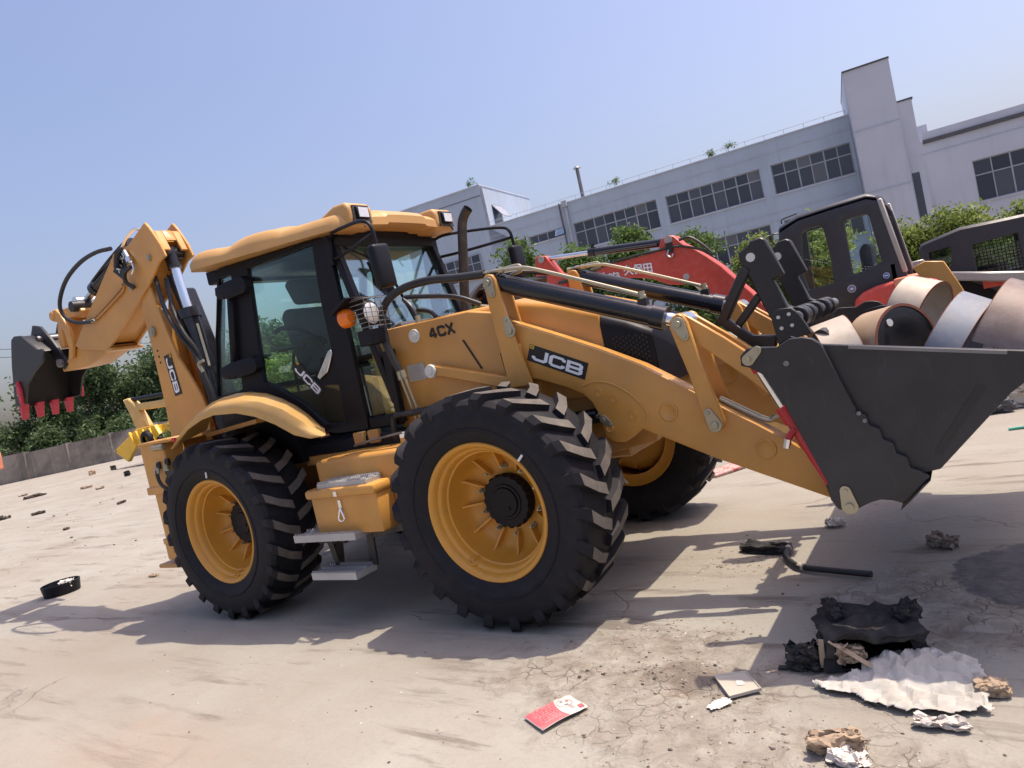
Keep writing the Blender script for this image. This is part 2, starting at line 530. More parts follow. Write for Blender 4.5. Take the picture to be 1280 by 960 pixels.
    h = math_(t, 'ADD', math_(t, 'MULTIPLY', fine, .5), math_(t, 'MULTIPLY', grit, .22))
    h = math_(t, 'ADD', h, math_(t, 'MULTIPLY', math_(t, 'MULTIPLY', mv, mud), 1.6))
    h = math_(t, 'SUBTRACT', h, math_(t, 'MULTIPLY', crkm, .9))
    h = math_(t, 'SUBTRACT', h, math_(t, 'MULTIPLY', lc, .8))
    h = math_(t, 'SUBTRACT', h, math_(t, 'MULTIPLY', stm, .35))
    bump(t, b, h, .75, .012)
    return mt
M['ground'] = ground_mat()

def axis(segs, lo, hi):
    """segs: list of (a, b, step); outside it grows geometrically"""
    xs = []
    for a, b, s in segs:
        n = int(round((b-a)/s))
        xs += [a+(b-a)*i/n for i in range(n)]
    xs.append(segs[-1][1])
    s = .12
    while xs[-1] < hi: xs.append(xs[-1]+s); s *= 1.22
    s = .12; pre = []
    x = xs[0]
    while x > lo: x -= s; pre.append(x); s *= 1.22
    return pre[::-1]+xs
def bell(x, y, cx, cy, rx, ry):
    d = ((x-cx)/rx)**2+((y-cy)/ry)**2
    return math.exp(-d*1.6)
def ground_h(x, y):
    d = math.hypot(x, y)
    h = noise.noise((x*.9, y*.9, 0))*.010 + noise.noise((x*4, y*4, 3))*.004
    crust = max(bell(x, y, .95, -1.45, .85, .42), .8*bell(x, y, 1.95, -.75, .6, .5), .8*bell(x, y, 1.6, -1.95, .9, .3))
    if crust > .03:
        h += crust*(noise.noise((x*13, y*13, 5))*.012 + abs(noise.noise((x*26, y*26, 9)))*.014)
    h -= .035*bell(x, y, 1.16, -1.56, .11, .07)
    h += .018*bell(x, y, 1.02, -1.5, .1, .05) + .02*bell(x, y, 1.1, -1.40, .10, .05)
    h -= .018*bell(x, y, -1.0, -2.49, .055, .085)
    k = min(1, max(0, (d-30)/60))
    return h*(1-k)
xs = axis([(-9, -1.3, .06), (-1.3, 2.9, .022)], -700, 700)
ys = axis([(-2.9, .3, .022), (.3, 5, .07)], -700, 700)
gv = [(x, y, ground_h(x, y)) for y in ys for x in xs]
nx = len(xs)
gf = [(j*nx+i, j*nx+i+1, (j+1)*nx+i+1, (j+1)*nx+i) for j in range(len(ys)-1) for i in range(nx-1)]
me = bpy.data.meshes.new('ground'); me.from_pydata(gv, [], gf); me.shade_smooth()
me.materials.append(M['ground'])
ground = bpy.data.objects.new('ground', me); COL.objects.link(ground)
tag(ground, kind='structure')

# ------------------------------------------------------------------ factory building
def wall_mat(name, col, stain, blotch=0):
    mt, t, b = newmat(name)
    v = coords(t)
    n1 = noise_(t, v, .25, 5, .6); n2 = noise_(t, v, 2.5, 6, .65)
    mp = t.nodes.new('ShaderNodeMapping'); mp.inputs['Scale'].default_value = (1.3, 1.3, .09)
    t.links.new(t.nodes.new('ShaderNodeTexCoord').outputs['Object'], mp.inputs[0])
    dr = noise_(t, mp.outputs[0], 1.6, 6, .7)
    c = ramp(t, n1, [(.3, tuple(x*.9 for x in col)), (.7, tuple(min(1, x*1.07) for x in col))])
    c = mixc(t, math_(t, 'MULTIPLY', ramp(t, dr, [(.5, (0,0,0)), (.72, (1,1,1))]), .45), c, stain)
    c = mixc(t, math_(t, 'MULTIPLY', ramp(t, n2, [(.55, (0,0,0)), (.8, (1,1,1))]), .2), c, stain)
    if blotch:
        gp = coords(t, world=True)
        bl = noise_(t, gp, .16, 6, .65, .5)
        c = mixc(t, math_(t, 'MULTIPLY', ramp(t, bl, [(.44, (0,0,0)), (.6, (1,1,1))]), blotch), c, (.035, .032, .03))
        c = mixc(t, math_(t, 'MULTIPLY', ramp(t, noise_(t, gp, .5, 5), [(.55, (0,0,0)), (.7, (1,1,1))]), .5), c, (.30, .24, .19))
    t.links.new(c, b.inputs['Base Color']); b.inputs['Roughness'].default_value = .85
    bump(t, b, n2, .2, .02)
    return mt
M['wall'] = wall_mat('grey_tile_facade', (.375, .44, .53), (.26, .295, .325))
M['wall2'] = wall_mat('pale_render', (.47, .49, .56), (.34, .35, .39))
M['frame'] = paint('window_frame_paint', (.30, .31, .36), .5, .2, (.3, .3, .3))
M['trim'] = paint('dark_roof_trim', (.07, .07, .08), .6, .2, (.2, .2, .2))
M['pipe'] = paint('pale_drainpipe', (.36, .38, .43), .5, .2, (.3, .3, .3))

FO = Vector((-1.644, 37.0, 0)); FU = Vector((.98965, .1435, 0)); FN = Vector((.1435, -.98965, 0))   # facade origin, along, outwards
def fac(co):                     # local: x along the facade, y inwards, z up
    return FO + FU*co.x - FN*co.y + Vector((0, 0, co.z))
def fac_local(co):
    return Vector((co.x*FU.x - co.y*FN.x, co.x*FU.y - co.y*FN.y, co.z))

bld = empty('factory_building', tuple(FO), 'long pale grey two-storey factory with strip windows behind the shrubs', 'building')
def bpart(mb, name, mat, parent=bld, **k):
    return mb.build(name, mat, parent, local=True, fn=fac_local, **k)
def rect(s0, s1, z0, z1): return [(s0, z0), (s1, z0), (s1, z1), (s0, z1)]

WINS = [(-4.03, -.15, 6.53, 8.10, 6, 1), (-9.73, -4.60, 6.54, 8.10, 8, 1), (-15.36, -10.27, 6.52, 8.12, 8, 1),
        (-18.35, -15.89, 7.60, 8.10, 4, 0), (-20.9, -18.5, 7.60, 8.10, 4, 0),
        (-8.2, -4.61, 3.5, 5.10, 6, 1), (-15.3, -10.0, 3.5, 5.10, 8, 1), (-3.9, -.2, 3.5, 5.1, 6, 1)]
mb = MB()
mb.holed(rect(-20.87, 0.0, -.2, 9.40), [rect(a, b, c, d) for a, b, c, d, n, tr in WINS], 'y', 0, .25)
bpart(mb, 'front_wall', M['wall'])
mb = MB(); mb.box((-20.8, .26, -.2), (0.0, 14, 9.1)); bpart(mb, 'main_block', M['wall'])
mb = MB()
for z in (8.74, 5.62, 5.20): 
    mb.box((-20.8, -.03, z), (-.05, 0, z+.035))
bpart(mb, 'string_course', M['wall2'], split=True)
mb = MB(); mb.box((-20.8, -.05, 9.40), (0, .35, 9.46)); bpart(mb, 'parapet_coping', M['wall2'])
# roof guard wire
mb = MB()
mb.tube([(-20.8, .1, 9.72), (-.1, .1, 9.72)], .014, 5, smooth=False)
for i in range(22): mb.cyl((-20.8+i*.985, .1, 9.46), (-20.8+i*.985, .1, 9.72), .012, n=5)
bpart(mb, 'roof_guard_rail', M['pipe'])
def window(parent, a, b, z0, z1, n, transom, y=.0, dep=.10, open_last=False):
    fw = .05
    mb = MB()
    outer = rect(a, b, z0, z1)
    zt = z0+(z1-z0)*.64
    cells = []
    wcell = (b-a)/n
    for i in range(n):
        x0 = a+i*wcell+(fw if i == 0 else fw*.5); x1 = a+(i+1)*wcell-(fw if i == n-1 else fw*.5)
        if i % 2 == 0 and i: x0 += .02
        if transom:
            cells += [rect(x0, x1, z0+fw, zt-fw*.6), rect(x0, x1, zt+fw*.6, z1-fw)]
        else: cells.append(rect(x0, x1, z0+fw, z1-fw))
    mb.holed([(a+.004, z0+.004), (b-.004, z0+.004), (b-.004, z1-.004), (a+.004, z1-.004)], cells, 'y', y+dep, y+dep+.06)
    wnd = bpart(mb, 'window', M['frame'], parent)
    for k, c in enumerate(cells):
        m2 = MB(); tilt = rnd(-.006, .006)
        p = [(q[0], 0, q[1]) for q in c]
        (x0, z0c), (x1, z1c) = c[0], c[2]
        m2.box((x0-.003, y+dep+.025+tilt, z0c-.003), (x1+.003, y+dep+.033+tilt, z1c+.003))
        bpart(m2, 'pane', M['pane'], wnd, smooth=False)
    m2 = MB(); m2.box((a-.05, y-.07, z0-.07), (b+.05, y+.0, z0-.002)); bpart(m2, 'sill', M['wall2'], wnd)
    return wnd
for a, b, c, d, n, tr in WINS: wd = window(bld, a, b, c, d, n, tr)
mb = MB(); mb.prism([(0, 8.08), (-.30, 7.68), (-.28, 7.66), (.02, 8.06)], 'x', -16.5, -15.95)
bpart(mb, 'open_sash', M['glass2'])
# taller block at the left end
mb = MB(); mb.box((-26.9, 0.0, -.2), (-20.87, 8.2, 12.1)); bpart(mb, 'left_block', M['wall'])
mb = MB(); mb.box((-26.93, -.04, 12.1), (-20.83, 8.25, 12.17)); bpart(mb, 'left_coping', M['wall2'])
mb = MB(); mb.box((-26.85, -.02, 11.45), (-20.9, 0, 11.49)); bpart(mb, 'left_groove', M['trim'])
mb = MB(); mb.box((-20.868, 1.3, 9.7), (-20.84, 2.6, 11.0)); bpart(mb, 'end_window', M['pane'])
mb = MB(); mb.prism([(-20.84, 10.98), (-20.2, 10.15), (-20.23, 10.12), (-20.86, 10.94)], 'y', 1.3, 2.6); bpart(mb, 'end_sash', M['frame'])
mb = MB(); mb.box((-20.86, .06, 9.5), (-20.7, .16, 12.0)); bpart(mb, 'corner_trim', M['pipe'])
for zz in (6.5, 3.4):
    window(bld, -25.6, -21.8, zz, zz+1.5, 6, 1, y=-.14, dep=.02)
# drain pipes and stove pipe
mb = MB(); mb.cyl((-15.57, -.12, 0), (-15.57, -.12, 9.2), .09, n=10); mb.box((-15.72, -.25, 9.2), (-15.42, -.0, 9.55)); bpart(mb, 'drain_pipe', M['pipe'])
mb = MB(); mb.cyl((-15.95, -.06, 7), (-15.95, -.06, 9.5), .035, n=8); bpart(mb, 'cable_duct', M['trim'])
mb = MB(); mb.cyl((-14.58, .6, 9.4), (-14.58, .6, 11.25), .11, n=12); mb.cyl((-14.58, .6, 11.3), (-14.58, .6, 11.42), .25, .12, n=12); mb.cyl((-14.58, .6, 11.2), (-14.58, .6, 11.32), .05, n=8)
bpart(mb, 'chimney_pipe', M['metalgrey'])
# stair tower
mb = MB(); mb.box((.02, -1.6, -.2), (2.02, 5, 11.10)); bpart(mb, 'tower', M['wall2'])
mb = MB(); mb.box((0, -1.64, 11.10), (2.05, 5, 11.18)); bpart(mb, 'tower_cap', M['trim'])
mb = MB(); mb.box((2.03, -1.3, -.2), (2.66, 4.8, 9.02)); bpart(mb, 'tower_annex', M['wall2'])
mb = MB(); mb.box((2.03, -1.33, 9.02), (2.72, 4.8, 9.10)); bpart(mb, 'annex_cap', M['trim'])
mb = MB()
for z in (5.2, 8.2): mb.box((.03, -1.625, z), (1.98, -1.6, z+.04))
bpart(mb, 'tower_groove', M['wall'], split=True)
mb = MB(); mb.box((2.1, -1.32, 3.4), (2.42, -1.3, 5.6)); bpart(mb, 'tower_window', M['pane'])
# lower right wing
WR = [(5.25, 9.3, 3.75, 5.86, 5, 1)]
RO = 3.0
mb = MB()
mb.holed(rect(2.5, 26, -.2, 7.5), [rect(a, b, c, d) for a, b, c, d, n, tr in WR], 'y', RO, RO+.25); bpart(mb, 'right_wall', M['wall2'])
mb = MB(); mb.box((2.9, RO+.27, -.2), (26, 14, 7.3)); bpart(mb, 'right_block', M['wall2'])
mb = MB(); mb.box((3.3, RO-.12, 7.36), (26, RO+.1, 7.56)); bpart(mb, 'right_gutter', M['trim'])
mb = MB(); mb.box((3.3, RO-.02, 7.57), (26, RO+.5, 7.95)); bpart(mb, 'right_parapet', M['wall2'])
mb = MB(); mb.box((2.9, RO-.03, 6.85), (26, RO, 6.88)); bpart(mb, 'right_groove', M['wall'])
mb = MB(); mb.cyl((2.72, RO-.15, 0), (2.72, RO-.15, 6.75), .07, n=8); mb.box((2.6, RO-.25, 6.75), (2.84, RO-.02, 7.0)); bpart(mb, 'right_drain_pipe', M['pipe'])
mb = MB(); mb.box((3.0, RO+1.2, 7.3), (3.75, RO+3, 8.53)); bpart(mb, 'roof_box', M['wall2'])
for a, b, c, d, n, tr in WR: window(bld, a, b, c, d, n, tr, y=RO, dep=.1)

# ------------------------------------------------------------------ foliage
def leaf_mat(name, lo, hi, tr=.35):
    mt, t, b = newmat(name)
    g = t.nodes.new('ShaderNodeNewGeometry')
    v = coords(t)
    n = noise_(t, v, 1.1, 3)
    f = math_(t, 'ADD', math_(t, 'MULTIPLY', g.outputs['Random Per Island'], .6), math_(t, 'MULTIPLY', n, .4))
    mid = tuple((a+c)/2 for a, c in zip(lo, hi))
    c = ramp(t, f, [(.15, lo), (.5, mid), (.85, hi)])
    t.links.new(c, b.inputs['Base Color']); b.inputs['Roughness'].default_value = .5
    b.inputs['Specular IOR Level'].default_value = .35
    tl = N(t, 'BsdfTranslucent'); t.links.new(c, tl.inputs[0])
    mx = t.nodes.new('ShaderNodeMixShader'); mx.inputs[0].default_value = tr
    t.links.new(b.outputs[0], mx.inputs[1]); t.links.new(tl.outputs[0], mx.inputs[2])
    t.links.new(mx.outputs[0], t.nodes['Material Output'].inputs[0])
    return mt
M['leaf_far'] = leaf_mat('dark_tree_leaves', (.035, .065, .028), (.14, .21, .085), .4)
M['leaf_mid'] = leaf_mat('shrub_leaves', (.04, .085, .02), (.17, .26, .07), .45)
M['leaf_lime'] = leaf_mat('pale_shrub_leaves', (.08, .13, .03), (.32, .38, .09), .45)
M['bark'] = paint('bark', (.10, .075, .05), .9, .4, (.2, .17, .13), 0, .2, .5)

def crown(rng, lobes, n, size, flat=.35):
    """leaf clumps: many small folded leaves gathered in sprigs over the lobes' shells and volume"""
    vs, fs = [], []
    tot = sum(l[3]**2 for l in lobes)
    for (cx, cy, cz, r, sq) in lobes:
        k = int(n*r*r/tot/5)
        for _ in range(k):
            d = Vector((rng.gauss(0, 1), rng.gauss(0, 1), rng.gauss(0, 1))).normalized()
            rr = r*(rng.random()**.38)
            q = d*rr
            wob = 1+.32*noise.noise((cx+d.x*1.8, cy+d.y*1.8, cz+d.z*1.8))
            c = Vector((cx+q.x*wob, cy+q.y*wob, cz+q.z*sq*wob))
            for _l in range(5):
                s = size*rng.uniform(.6, 1.3)
                p = c+Vector((rng.gauss(0, 1), rng.gauss(0, 1), rng.gauss(0, .8)))*size*1.3
                nrm = (d*.8+Vector((rng.gauss(0, 1), rng.gauss(0, 1), rng.gauss(.5, 1)))).normalized()
                a = nrm.orthogonal().normalized()
                ang = rng.uniform(0, 6.28)
                a2 = a*math.cos(ang)+nrm.cross(a)*math.sin(ang); b2 = nrm.cross(a2)
                i = len(vs)
                vs += [p-a2*s, p+b2*s*.5+nrm*s*.15, p+a2*s*1.1-nrm*s*.1, p-b2*s*.5+nrm*s*.15]
                fs.append((i, i+1, i+2, i+3))
    return vs, fs
def tree(name, loc, lobes, n, size, mat, label, cat, group, trunk_r=.12, seed=0, limbs=5):
    rng = random.Random(seed)
    root = empty(name, loc, label, cat, group)
    vs, fs = crown(rng, lobes, n, size)
    me = bpy.data.meshes.new('crown'); me.from_pydata(vs, [], fs); me.materials.append(mat)
    o = bpy.data.objects.new('crown', me); COL.objects.link(o); o.parent = root
    mb = MB()
    zc = min(l[2] for l in lobes)
    mb.tube([(0, 0, -.1), (rng.uniform(-.1, .1), rng.uniform(-.1, .1), zc*.6), (0, 0, zc)], trunk_r, 7, sub=3)
    for i in range(limbs):
        l = rng.choice(lobes)
        a = Vector((rng.uniform(-.05, .05), 0, zc*rng.uniform(.3, .9)))
        mb.tube([a, a.lerp(Vector(l[:3]), .5)+Vector((0, 0, .2)), Vector(l[:3])], trunk_r*.4, 5, sub=3)
    mb.build('trunk', M['bark'], root, local=True)
    return root
def rand_lobes(rng, w, d, z0, z1, n, r0, r1):
    out = []
    for i in range(n):
        f = (i+.5)/n
        z = z0+(z1-z0)*rng.random()
        k = 1-.35*((z-z0)/(z1-z0+1e-6))
        out.append((rng.uniform(-w, w)*k, rng.uniform(-d, d)*k, z, rng.uniform(r0, r1), rng.uniform(.8, 1)))
    return out
# shrubs and small trees in front of the factory: x, y, top z, half width, lime?, label
SHR = [(-11.1, 15.6, 3.6, 1.1, 0, 'dark green shrub half hidden behind the exhaust pipe'),
       (-9.3, 15.4, 5.0, 1.15, 0, 'tallest round green tree left of the red boom cylinder'),
       (-7.9, 16.4, 4.35, 1.2, 0, 'green bushy tree above the bare cylinder rod'),
       (-6.35, 16.9, 4.55, 1.15, 0, 'pointed green tree under the long strip window'),
       (-4.7, 17.7, 4.0, 1.3, 0, 'wide green tree behind the red hump of the boom'),
       (-3.0, 18.2, 3.3, 1.2, 1, 'low lime green shrub right of the red boom hump'),
       (-1.5, 18.6, 3.55, 1.2, 1, 'lime green shrub left of the black excavator cab'),
       (.6, 19.8, 2.9, 1.4, 1, 'green shrub seen through the black excavator cab'),
       (2.0, 19.8, 2.9, 1.25, 1, 'loose yellow green bush right of the black excavator cab'),
       (3.6, 21.2, 2.55, 1.4, 1, 'tall yellow green bush above the low grey cab'),
       (5.6, 22.5, 2.6, 1.3, 1, 'yellow green bush at the right edge of the photo'),
       (-12.9, 14.6, 2.9, 1.3, 1, 'yellow green bush behind the cab windscreen'),
       (-15.6, 13.6, 3.0, 1.5, 0, 'green bush seen through the cab side window'),
       (-18.0, 12.4, 3.2, 1.6, 1, 'pale green bush seen low through the cab door'),
       (-21.5, 11.5, 3.0, 1.8, 1, 'pale bush beside the backhoe boom cylinder')]
for i, (x, y, zt, wd, lime, lab) in enumerate(SHR):
    rng = random.Random(100+i)
    lob = rand_lobes(rng, wd*.75, wd*.6, .75, zt-.55, 13, .38, .68) + [(0, 0, zt-.5, .5, 1), (rng.uniform(-.4, .4), 0, zt-.75, .6, 1), (0, 0, 1.0, .9, .9)]
    tree('shrub', (x, y, 0), lob, 9500, .07 if not lime else .065, M['leaf_lime' if lime else 'leaf_mid'], lab,
         'shrub', 'shrubs along the factory front', .07, 200+i)
# trees behind the boundary wall at the left
FAR = [(-72, 22, 13.0, 5.0, 'tall tree at the left edge, cut off by the photo edge'),
       (-68, 27, 9.2, 4.2, 'dark tree behind the backhoe bucket'),
       (-61.5, 28, 9.4, 4.4, 'broad dark tree right of the backhoe bucket'),
       (-57.5, 31, 9.0, 4.4, 'round dark tree under the dipper'),
       (-53, 33, 8.4, 4.4, 'dark tree behind the yellow digger arm'),
       (-48.5, 36, 9.0, 4.5, 'dark tree behind the backhoe boom'),
       (-44, 40, 9.6, 4.6, 'dark tree between boom and cab'),
       (-39, 43, 9.0, 4.4, 'dark tree seen through the rear cab glass'),
       (-80, 18, 11, 5, 'dark tree left of the backhoe bucket')]
for i, (x, y, zt, wd, lab) in enumerate(FAR):
    rng = random.Random(300+i)
    lob = rand_lobes(rng, wd*.85, wd*.6, 1.6, zt-1.5, 26, .9, 1.7) + [(0, 0, zt-1.3, 1.3, 1), (wd*.4, 0, zt-2, 1.4, 1), (0, 0, 2.5, 2.4, .9)]
    tree('dark_tree', (x, y, 0), lob, 9000, .21, M['leaf_far'], lab, 'tree', 'trees beyond the boundary wall', .22, 400+i)
for i, (x, y, zt, wd, lab) in enumerate([(-57.5, 21.5, 3.6, 1.6, 'bush hanging over the wall under the backhoe bucket'), (-51.5, 24.3, 3.2, 1.5, 'bush on the wall right of the bucket teeth'),
                                         (-47.5, 26.0, 3.8, 1.7, 'dark bush over the wall left of the yellow digger'), (-43, 28.6, 4.2, 1.9, 'dark bush over the wall behind the yellow digger bucket'), (-63, 19.0, 3.4, 1.7, 'bush over the wall at the left edge')]):
    rng = random.Random(700+i)
    lob = rand_lobes(rng, wd*.8, wd*.5, 1.3, zt-.7, 14, .5, .9)
    tree('wall_bush', (x, y, 0), lob, 5000, .15, M['leaf_far'], lab, 'bush', 'bushes over the boundary wall', .08, 800+i)
for i, (s_, z_, h_) in enumerate([(-12.4, 9.46, .55), (-6.9, 9.46, .4), (-5.9, 9.46, .45), (-21.4, 12.17, .5)]):
    q_ = fac(Vector((s_, .15, z_))); rng = random.Random(900+i)
    lob = [(rng.uniform(-.25, .25), rng.uniform(-.1, .1), h_*rng.uniform(.3, .9), .16, .9) for _ in range(5)]
    tree('roof_weed', tuple(q_), lob, 240, .045, M['leaf_mid'], ['thin weed on the parapet right of the stove pipe', 'small weed on the parapet above the middle strip window', 'small weed on the parapet left of the last strip window', 'small weed on the corner of the taller left block'][i], 'weed', 'weeds growing on the roof edge', .012, 950+i, 3)
# boundary wall with panels
M['cwall'] = wall_mat('stained_concrete_wall', (.30, .26, .225), (.05, .045, .042), .8)
bw = empty('boundary_wall', (-59, 18.3, 0), 'stained concrete boundary wall in panels under the dark trees', 'wall')
W0, W1 = Vector((-66.0, 14.9, 0)), Vector((-28.0, 33.3, 0))
wd_ = (W1-W0).normalized(); wn = Vector((wd_.y, -wd_.x, 0))
k = 0; s = 0; L = (W1-W0).length
while s < L:
    p = W0+wd_*s; q = W0+wd_*(s+3.5)
    mb = MB(); hh = 2.05+rnd(-.12, .15)
    mb.bar(p+Vector((0, 0, hh/2-.1)), q-wd_*.06+Vector((0, 0, hh/2-.1)), .22, hh+.2); mb.build('wall_panel', M['cwall'], bw)
    mb = MB(); mb.box((p.x-.16, p.y-.2, 0), (p.x+.16, p.y+.2, hh+.06)); mb.build('wall_post', M['cwall'], bw)
    s += 3.5
# overhead wires at the far left
mb = MB()
for dz, dy in ((0, 0), (-.55, .4)):
    pts = []
    for i in range(25):
        f = i/24
        pts.append(Vector((-41.5-14*f+dy, 1.5+48.7*f, 8.9+dz-1.0*math.sin(math.pi*f))))
    mb.tube(pts, .022, 4, smooth=False)
tag(mb.build('power_line', M['trim']), 'pair of thin overhead wires crossing the sky at the far left', 'power line')

# ------------------------------------------------------------------ the backhoe loader
BL = empty('backhoe_loader', (-1.2, 0, 0), 'ochre yellow backhoe loader with a black front bucket, filling the middle of the yard', 'backhoe loader')
WHOLE = {'lamp_guard', 'grille_mesh', 'plate_print', 'step', 'cab_frame', 'steering_wheel', 'axle', 'weld_bead'}
def P_(mb, name, mat, parent=BL, **k):
    k.setdefault('split', name not in WHOLE)
    return mb.build(name, mat, parent, **k)

# ---- wheels (built about the origin, outer side towards -y)
def make_wheel():
    wl = bpy.data.objects.new('wheel', None); COL.objects.link(wl); wl.parent = BL; wl.empty_display_size = .2
    mb = MB()
    half = [(.375, -.175), (.39, -.195), (.44, -.222), (.50, -.230), (.555, -.226), (.59, -.215), (.612, -.19), (.622, -.10), (.625, 0)]
    prof = half + [(r, -y) for r, y in half[-2::-1]]
    mb.lathe(prof, n=88)
    mb.lathe([(.455, -.222), (.46, -.232), (.468, -.232), (.473, -.224)], n=72)
    ty = mb.build('tyre', M['rubber'], wl, local=True, ang=30)
    mb = MB()
    NL = 22
    for side in (-1, 1):
        for i in range(NL):
            th = 2*math.pi*(i+(.5 if side > 0 else 0))/NL
            st = [((.004, .615), (.004, .656), .05, .056), ((.10, .61), (.10, .657), -.01, .054), ((.185, .595), (.203, .652), -.115, .060),
                  ((.214, .57), (.227, .622), -.142, .058), ((.220, .545), (.229, .575), -.150, .050)]
            rings = []
            for (yb, rb), (yt, rt), a, hw in st:
                ring = []
                for (y, r, da) in ((yb, rb, -hw*1.12), (yt, rt, -hw*.82), (yt, rt, hw*.82), (yb, rb, hw*1.12)):
                    t = th+a+da
                    ring.append((math.sin(t)*r, side*y, math.cos(t)*r))
                rings.append(ring)
            mb.loft(rings)
    lg = mb.build('tread_lugs', M['rubber'], wl, local=True, ang=30)
    lg.data.materials.append(M['tread'])
    for pl in lg.data.polygons:
        c = pl.center
        if math.hypot(c.x, c.z) > .645 and abs(c.y) < .21: pl.material_index = 1
    mb = MB()
    mb.lathe([(.30, .165), (.352, .17), (.378, .19), (.386, .185), (.386, .16), (.352, .15), (.335, .10), (.33, -.09), (.348, -.12), (.354, -.16), (.376, -.165),
              (.387, -.172), (.389, -.186), (.380, -.194), (.366, -.190), (.354, -.176), (.347, -.15), (.335, -.145), (.328, -.135), (.322, -.10), (.312, -.095),
              (.308, -.04), (.300, .0), (.288, .045), (.262, .075), (.215, .088), (.10, .09), (0, .09)], n=72)
    for i in range(12):
        a = 2*math.pi*(i+.3)/12
        c, s = math.sin(a), math.cos(a)
        t = .006
        pr = [(.178, .088), (.178, .066), (.20, .045), (.25, .025), (.288, .012), (.303, -.005), (.303, .03), (.27, .085)]
        vs = []
        for sg in (-1, 1):
            vs.append([(c*r + s*t*sg, y, s*r - c*t*sg) for r, y in pr])
        mb.loft(vs)
    mb.build('rim', M['rim'], wl, local=True, ang=35)
    mb = MB()
    prof = []
    n = 20; rings = []
    for y, r, dr in ((.095, .150, 0), (.055, .150, 0), (.053, .150, .007), (.028, .150, .007), (.018, .143, .004)):
        ring = []
        for k in range(n*4):
            a = 2*math.pi*k/(n*4)
            q = r + (dr if k % 4 < 2 else -dr*.4)
            ring.append((math.sin(a)*q, y, math.cos(a)*q))
        rings.append(ring)
    mb.loft(rings)
    mb.lathe([(.105, .02), (.10, .012), (.085, .012), (.08, .020)], n=40)
    mb.cyl((0, .02, 0), (0, .004, 0), .085, .08, n=32)
    mb.cyl((.03, .005, -.03), (.03, -.002, -.03), .012, n=10)
    mb.build('hub_cap', M['blackp'], wl, local=True)
    b0 = MB()
    b0.cyl((0, .088, 0), (0, .072, 0), .017, n=12); b0.cyl((0, .072, 0), (0, .052, 0), .0125, n=6); b0.cyl((0, .052, 0), (0, .036, 0), .007, n=8)
    bolt = b0.build('wheel_bolt', M['zinc'], wl, local=True)
    for i in range(10):
        a = 2*math.pi*(i+.5)/10
        q = bolt if i == 0 else bolt.copy()
        if i: COL.objects.link(q)
        q.location = (math.sin(a)*.195, 0, math.cos(a)*.195); q.parent = wl
    mb = MB(); mb.cyl((-.08, -.10, -.31), (-.085, -.145, -.315), .008, n=8); mb.tube([(-.115, -.135, -.31), (-.10, -.16, -.33), (-.075, -.16, -.335), (-.055, -.14, -.325)], .006, 6)
    mb.build('valve_guard', M['rim'], wl, local=True)
    mb = MB(); mb.obox((.22, -.229, .37), (.012, .006, .042), Matrix.Rotation(R(30), 3, 'Y')); mb.build('sidewall_sticker', M['white'], wl, local=True)
    return wl
wh = make_wheel()
WZ = .655
wh.location = (1.2, -.935, WZ)
wh.rotation_euler = (0, .33, 0)
def wheel_at(x, y, rot, steer=0):
    c = copy_tree(wh, BL); c.location = (x+1.2, y, WZ)
    c.rotation_euler = (0, rot, steer)
    return c
wheel_at(-2.4, -.935, -.36)
wheel_at(0, .935, .3, math.pi)
wheel_at(-2.4, .935, 1.2, math.pi)

# ---- chassis, axles
mb = MB(); mb.box((-3.0, -.36, .72), (.55, .36, 1.10)); P_(mb, 'chassis_frame', M['ochre_dusty'], bevel=.012)
mb = MB(); mb.box((-2.0, -.62, 1.03), (-.95, .62, 1.12)); P_(mb, 'cab_floor', M['blackp'], bevel=.01)
mb = MB(); mb.box((-1.95, -.60, .96), (-.9, -.56, 1.10)); mb.box((-1.36, -.64, 1.06), (-1.26, -.60, 1.15)); mb.box((-1.22, -.64, 1.06), (-1.12, -.60, 1.15)); P_(mb, 'side_rail', M['ochre_dusty'], bevel=.006)
mb = MB(); mb.box((-2.1, -.55, .55), (-.4, .55, .73)); mb.cyl((-2.4, -.82, WZ), (-2.4, .82, WZ), .13, n=16); mb.cyl((0, -.82, WZ), (0, .82, WZ), .12, n=16); mb.box((-.18, -.2, .5), (.18, .2, .85)); mb.cyl((-1.9, 0, .62), (-.1, 0, .62), .05, n=10)
P_(mb, 'axle', M['blackp'], bevel=.015)
mb = MB(); mb.prism([(.16, .72), (.74, .80), (.80, 1.0), (.80, 1.15), (.16, 1.3)], 'y', -.40, -.36); mb.prism([(.16, .72), (.74, .80), (.80, 1.0), (.80, 1.15), (.16, 1.3)], 'y', .36, .40); mb.box((.76, -.36, .82), (.80, .36, 1.12))
P_(mb, 'front_frame', M['ochre_dusty'], bevel=.006)
mb = MB(); mb.box((.15, -.345, .80), (.62, .345, 1.1)); P_(mb, 'engine', M['blackp'])
mb = MB(); mb.cyl((.10, -.47, .99), (.45, -.47, 1.0), .045, n=14); P_(mb, 'steering_cylinder', M['glossblack'])
mb = MB(); mb.cyl((.38, -.475, 1.0), (.56, -.475, 1.005), .02, n=12); P_(mb, 'steering_rod', M['chrome'])
mb = MB(); mb.tube([(.42, -.62, .78), (.46, -.60, .70), (.5, -.55, .62)], .009, 6); mb.tube([(.50, -.62, .79), (.52, -.58, .70), (.55, -.5, .6)], .009, 6); P_(mb, 'grease_line', M['zinc'])

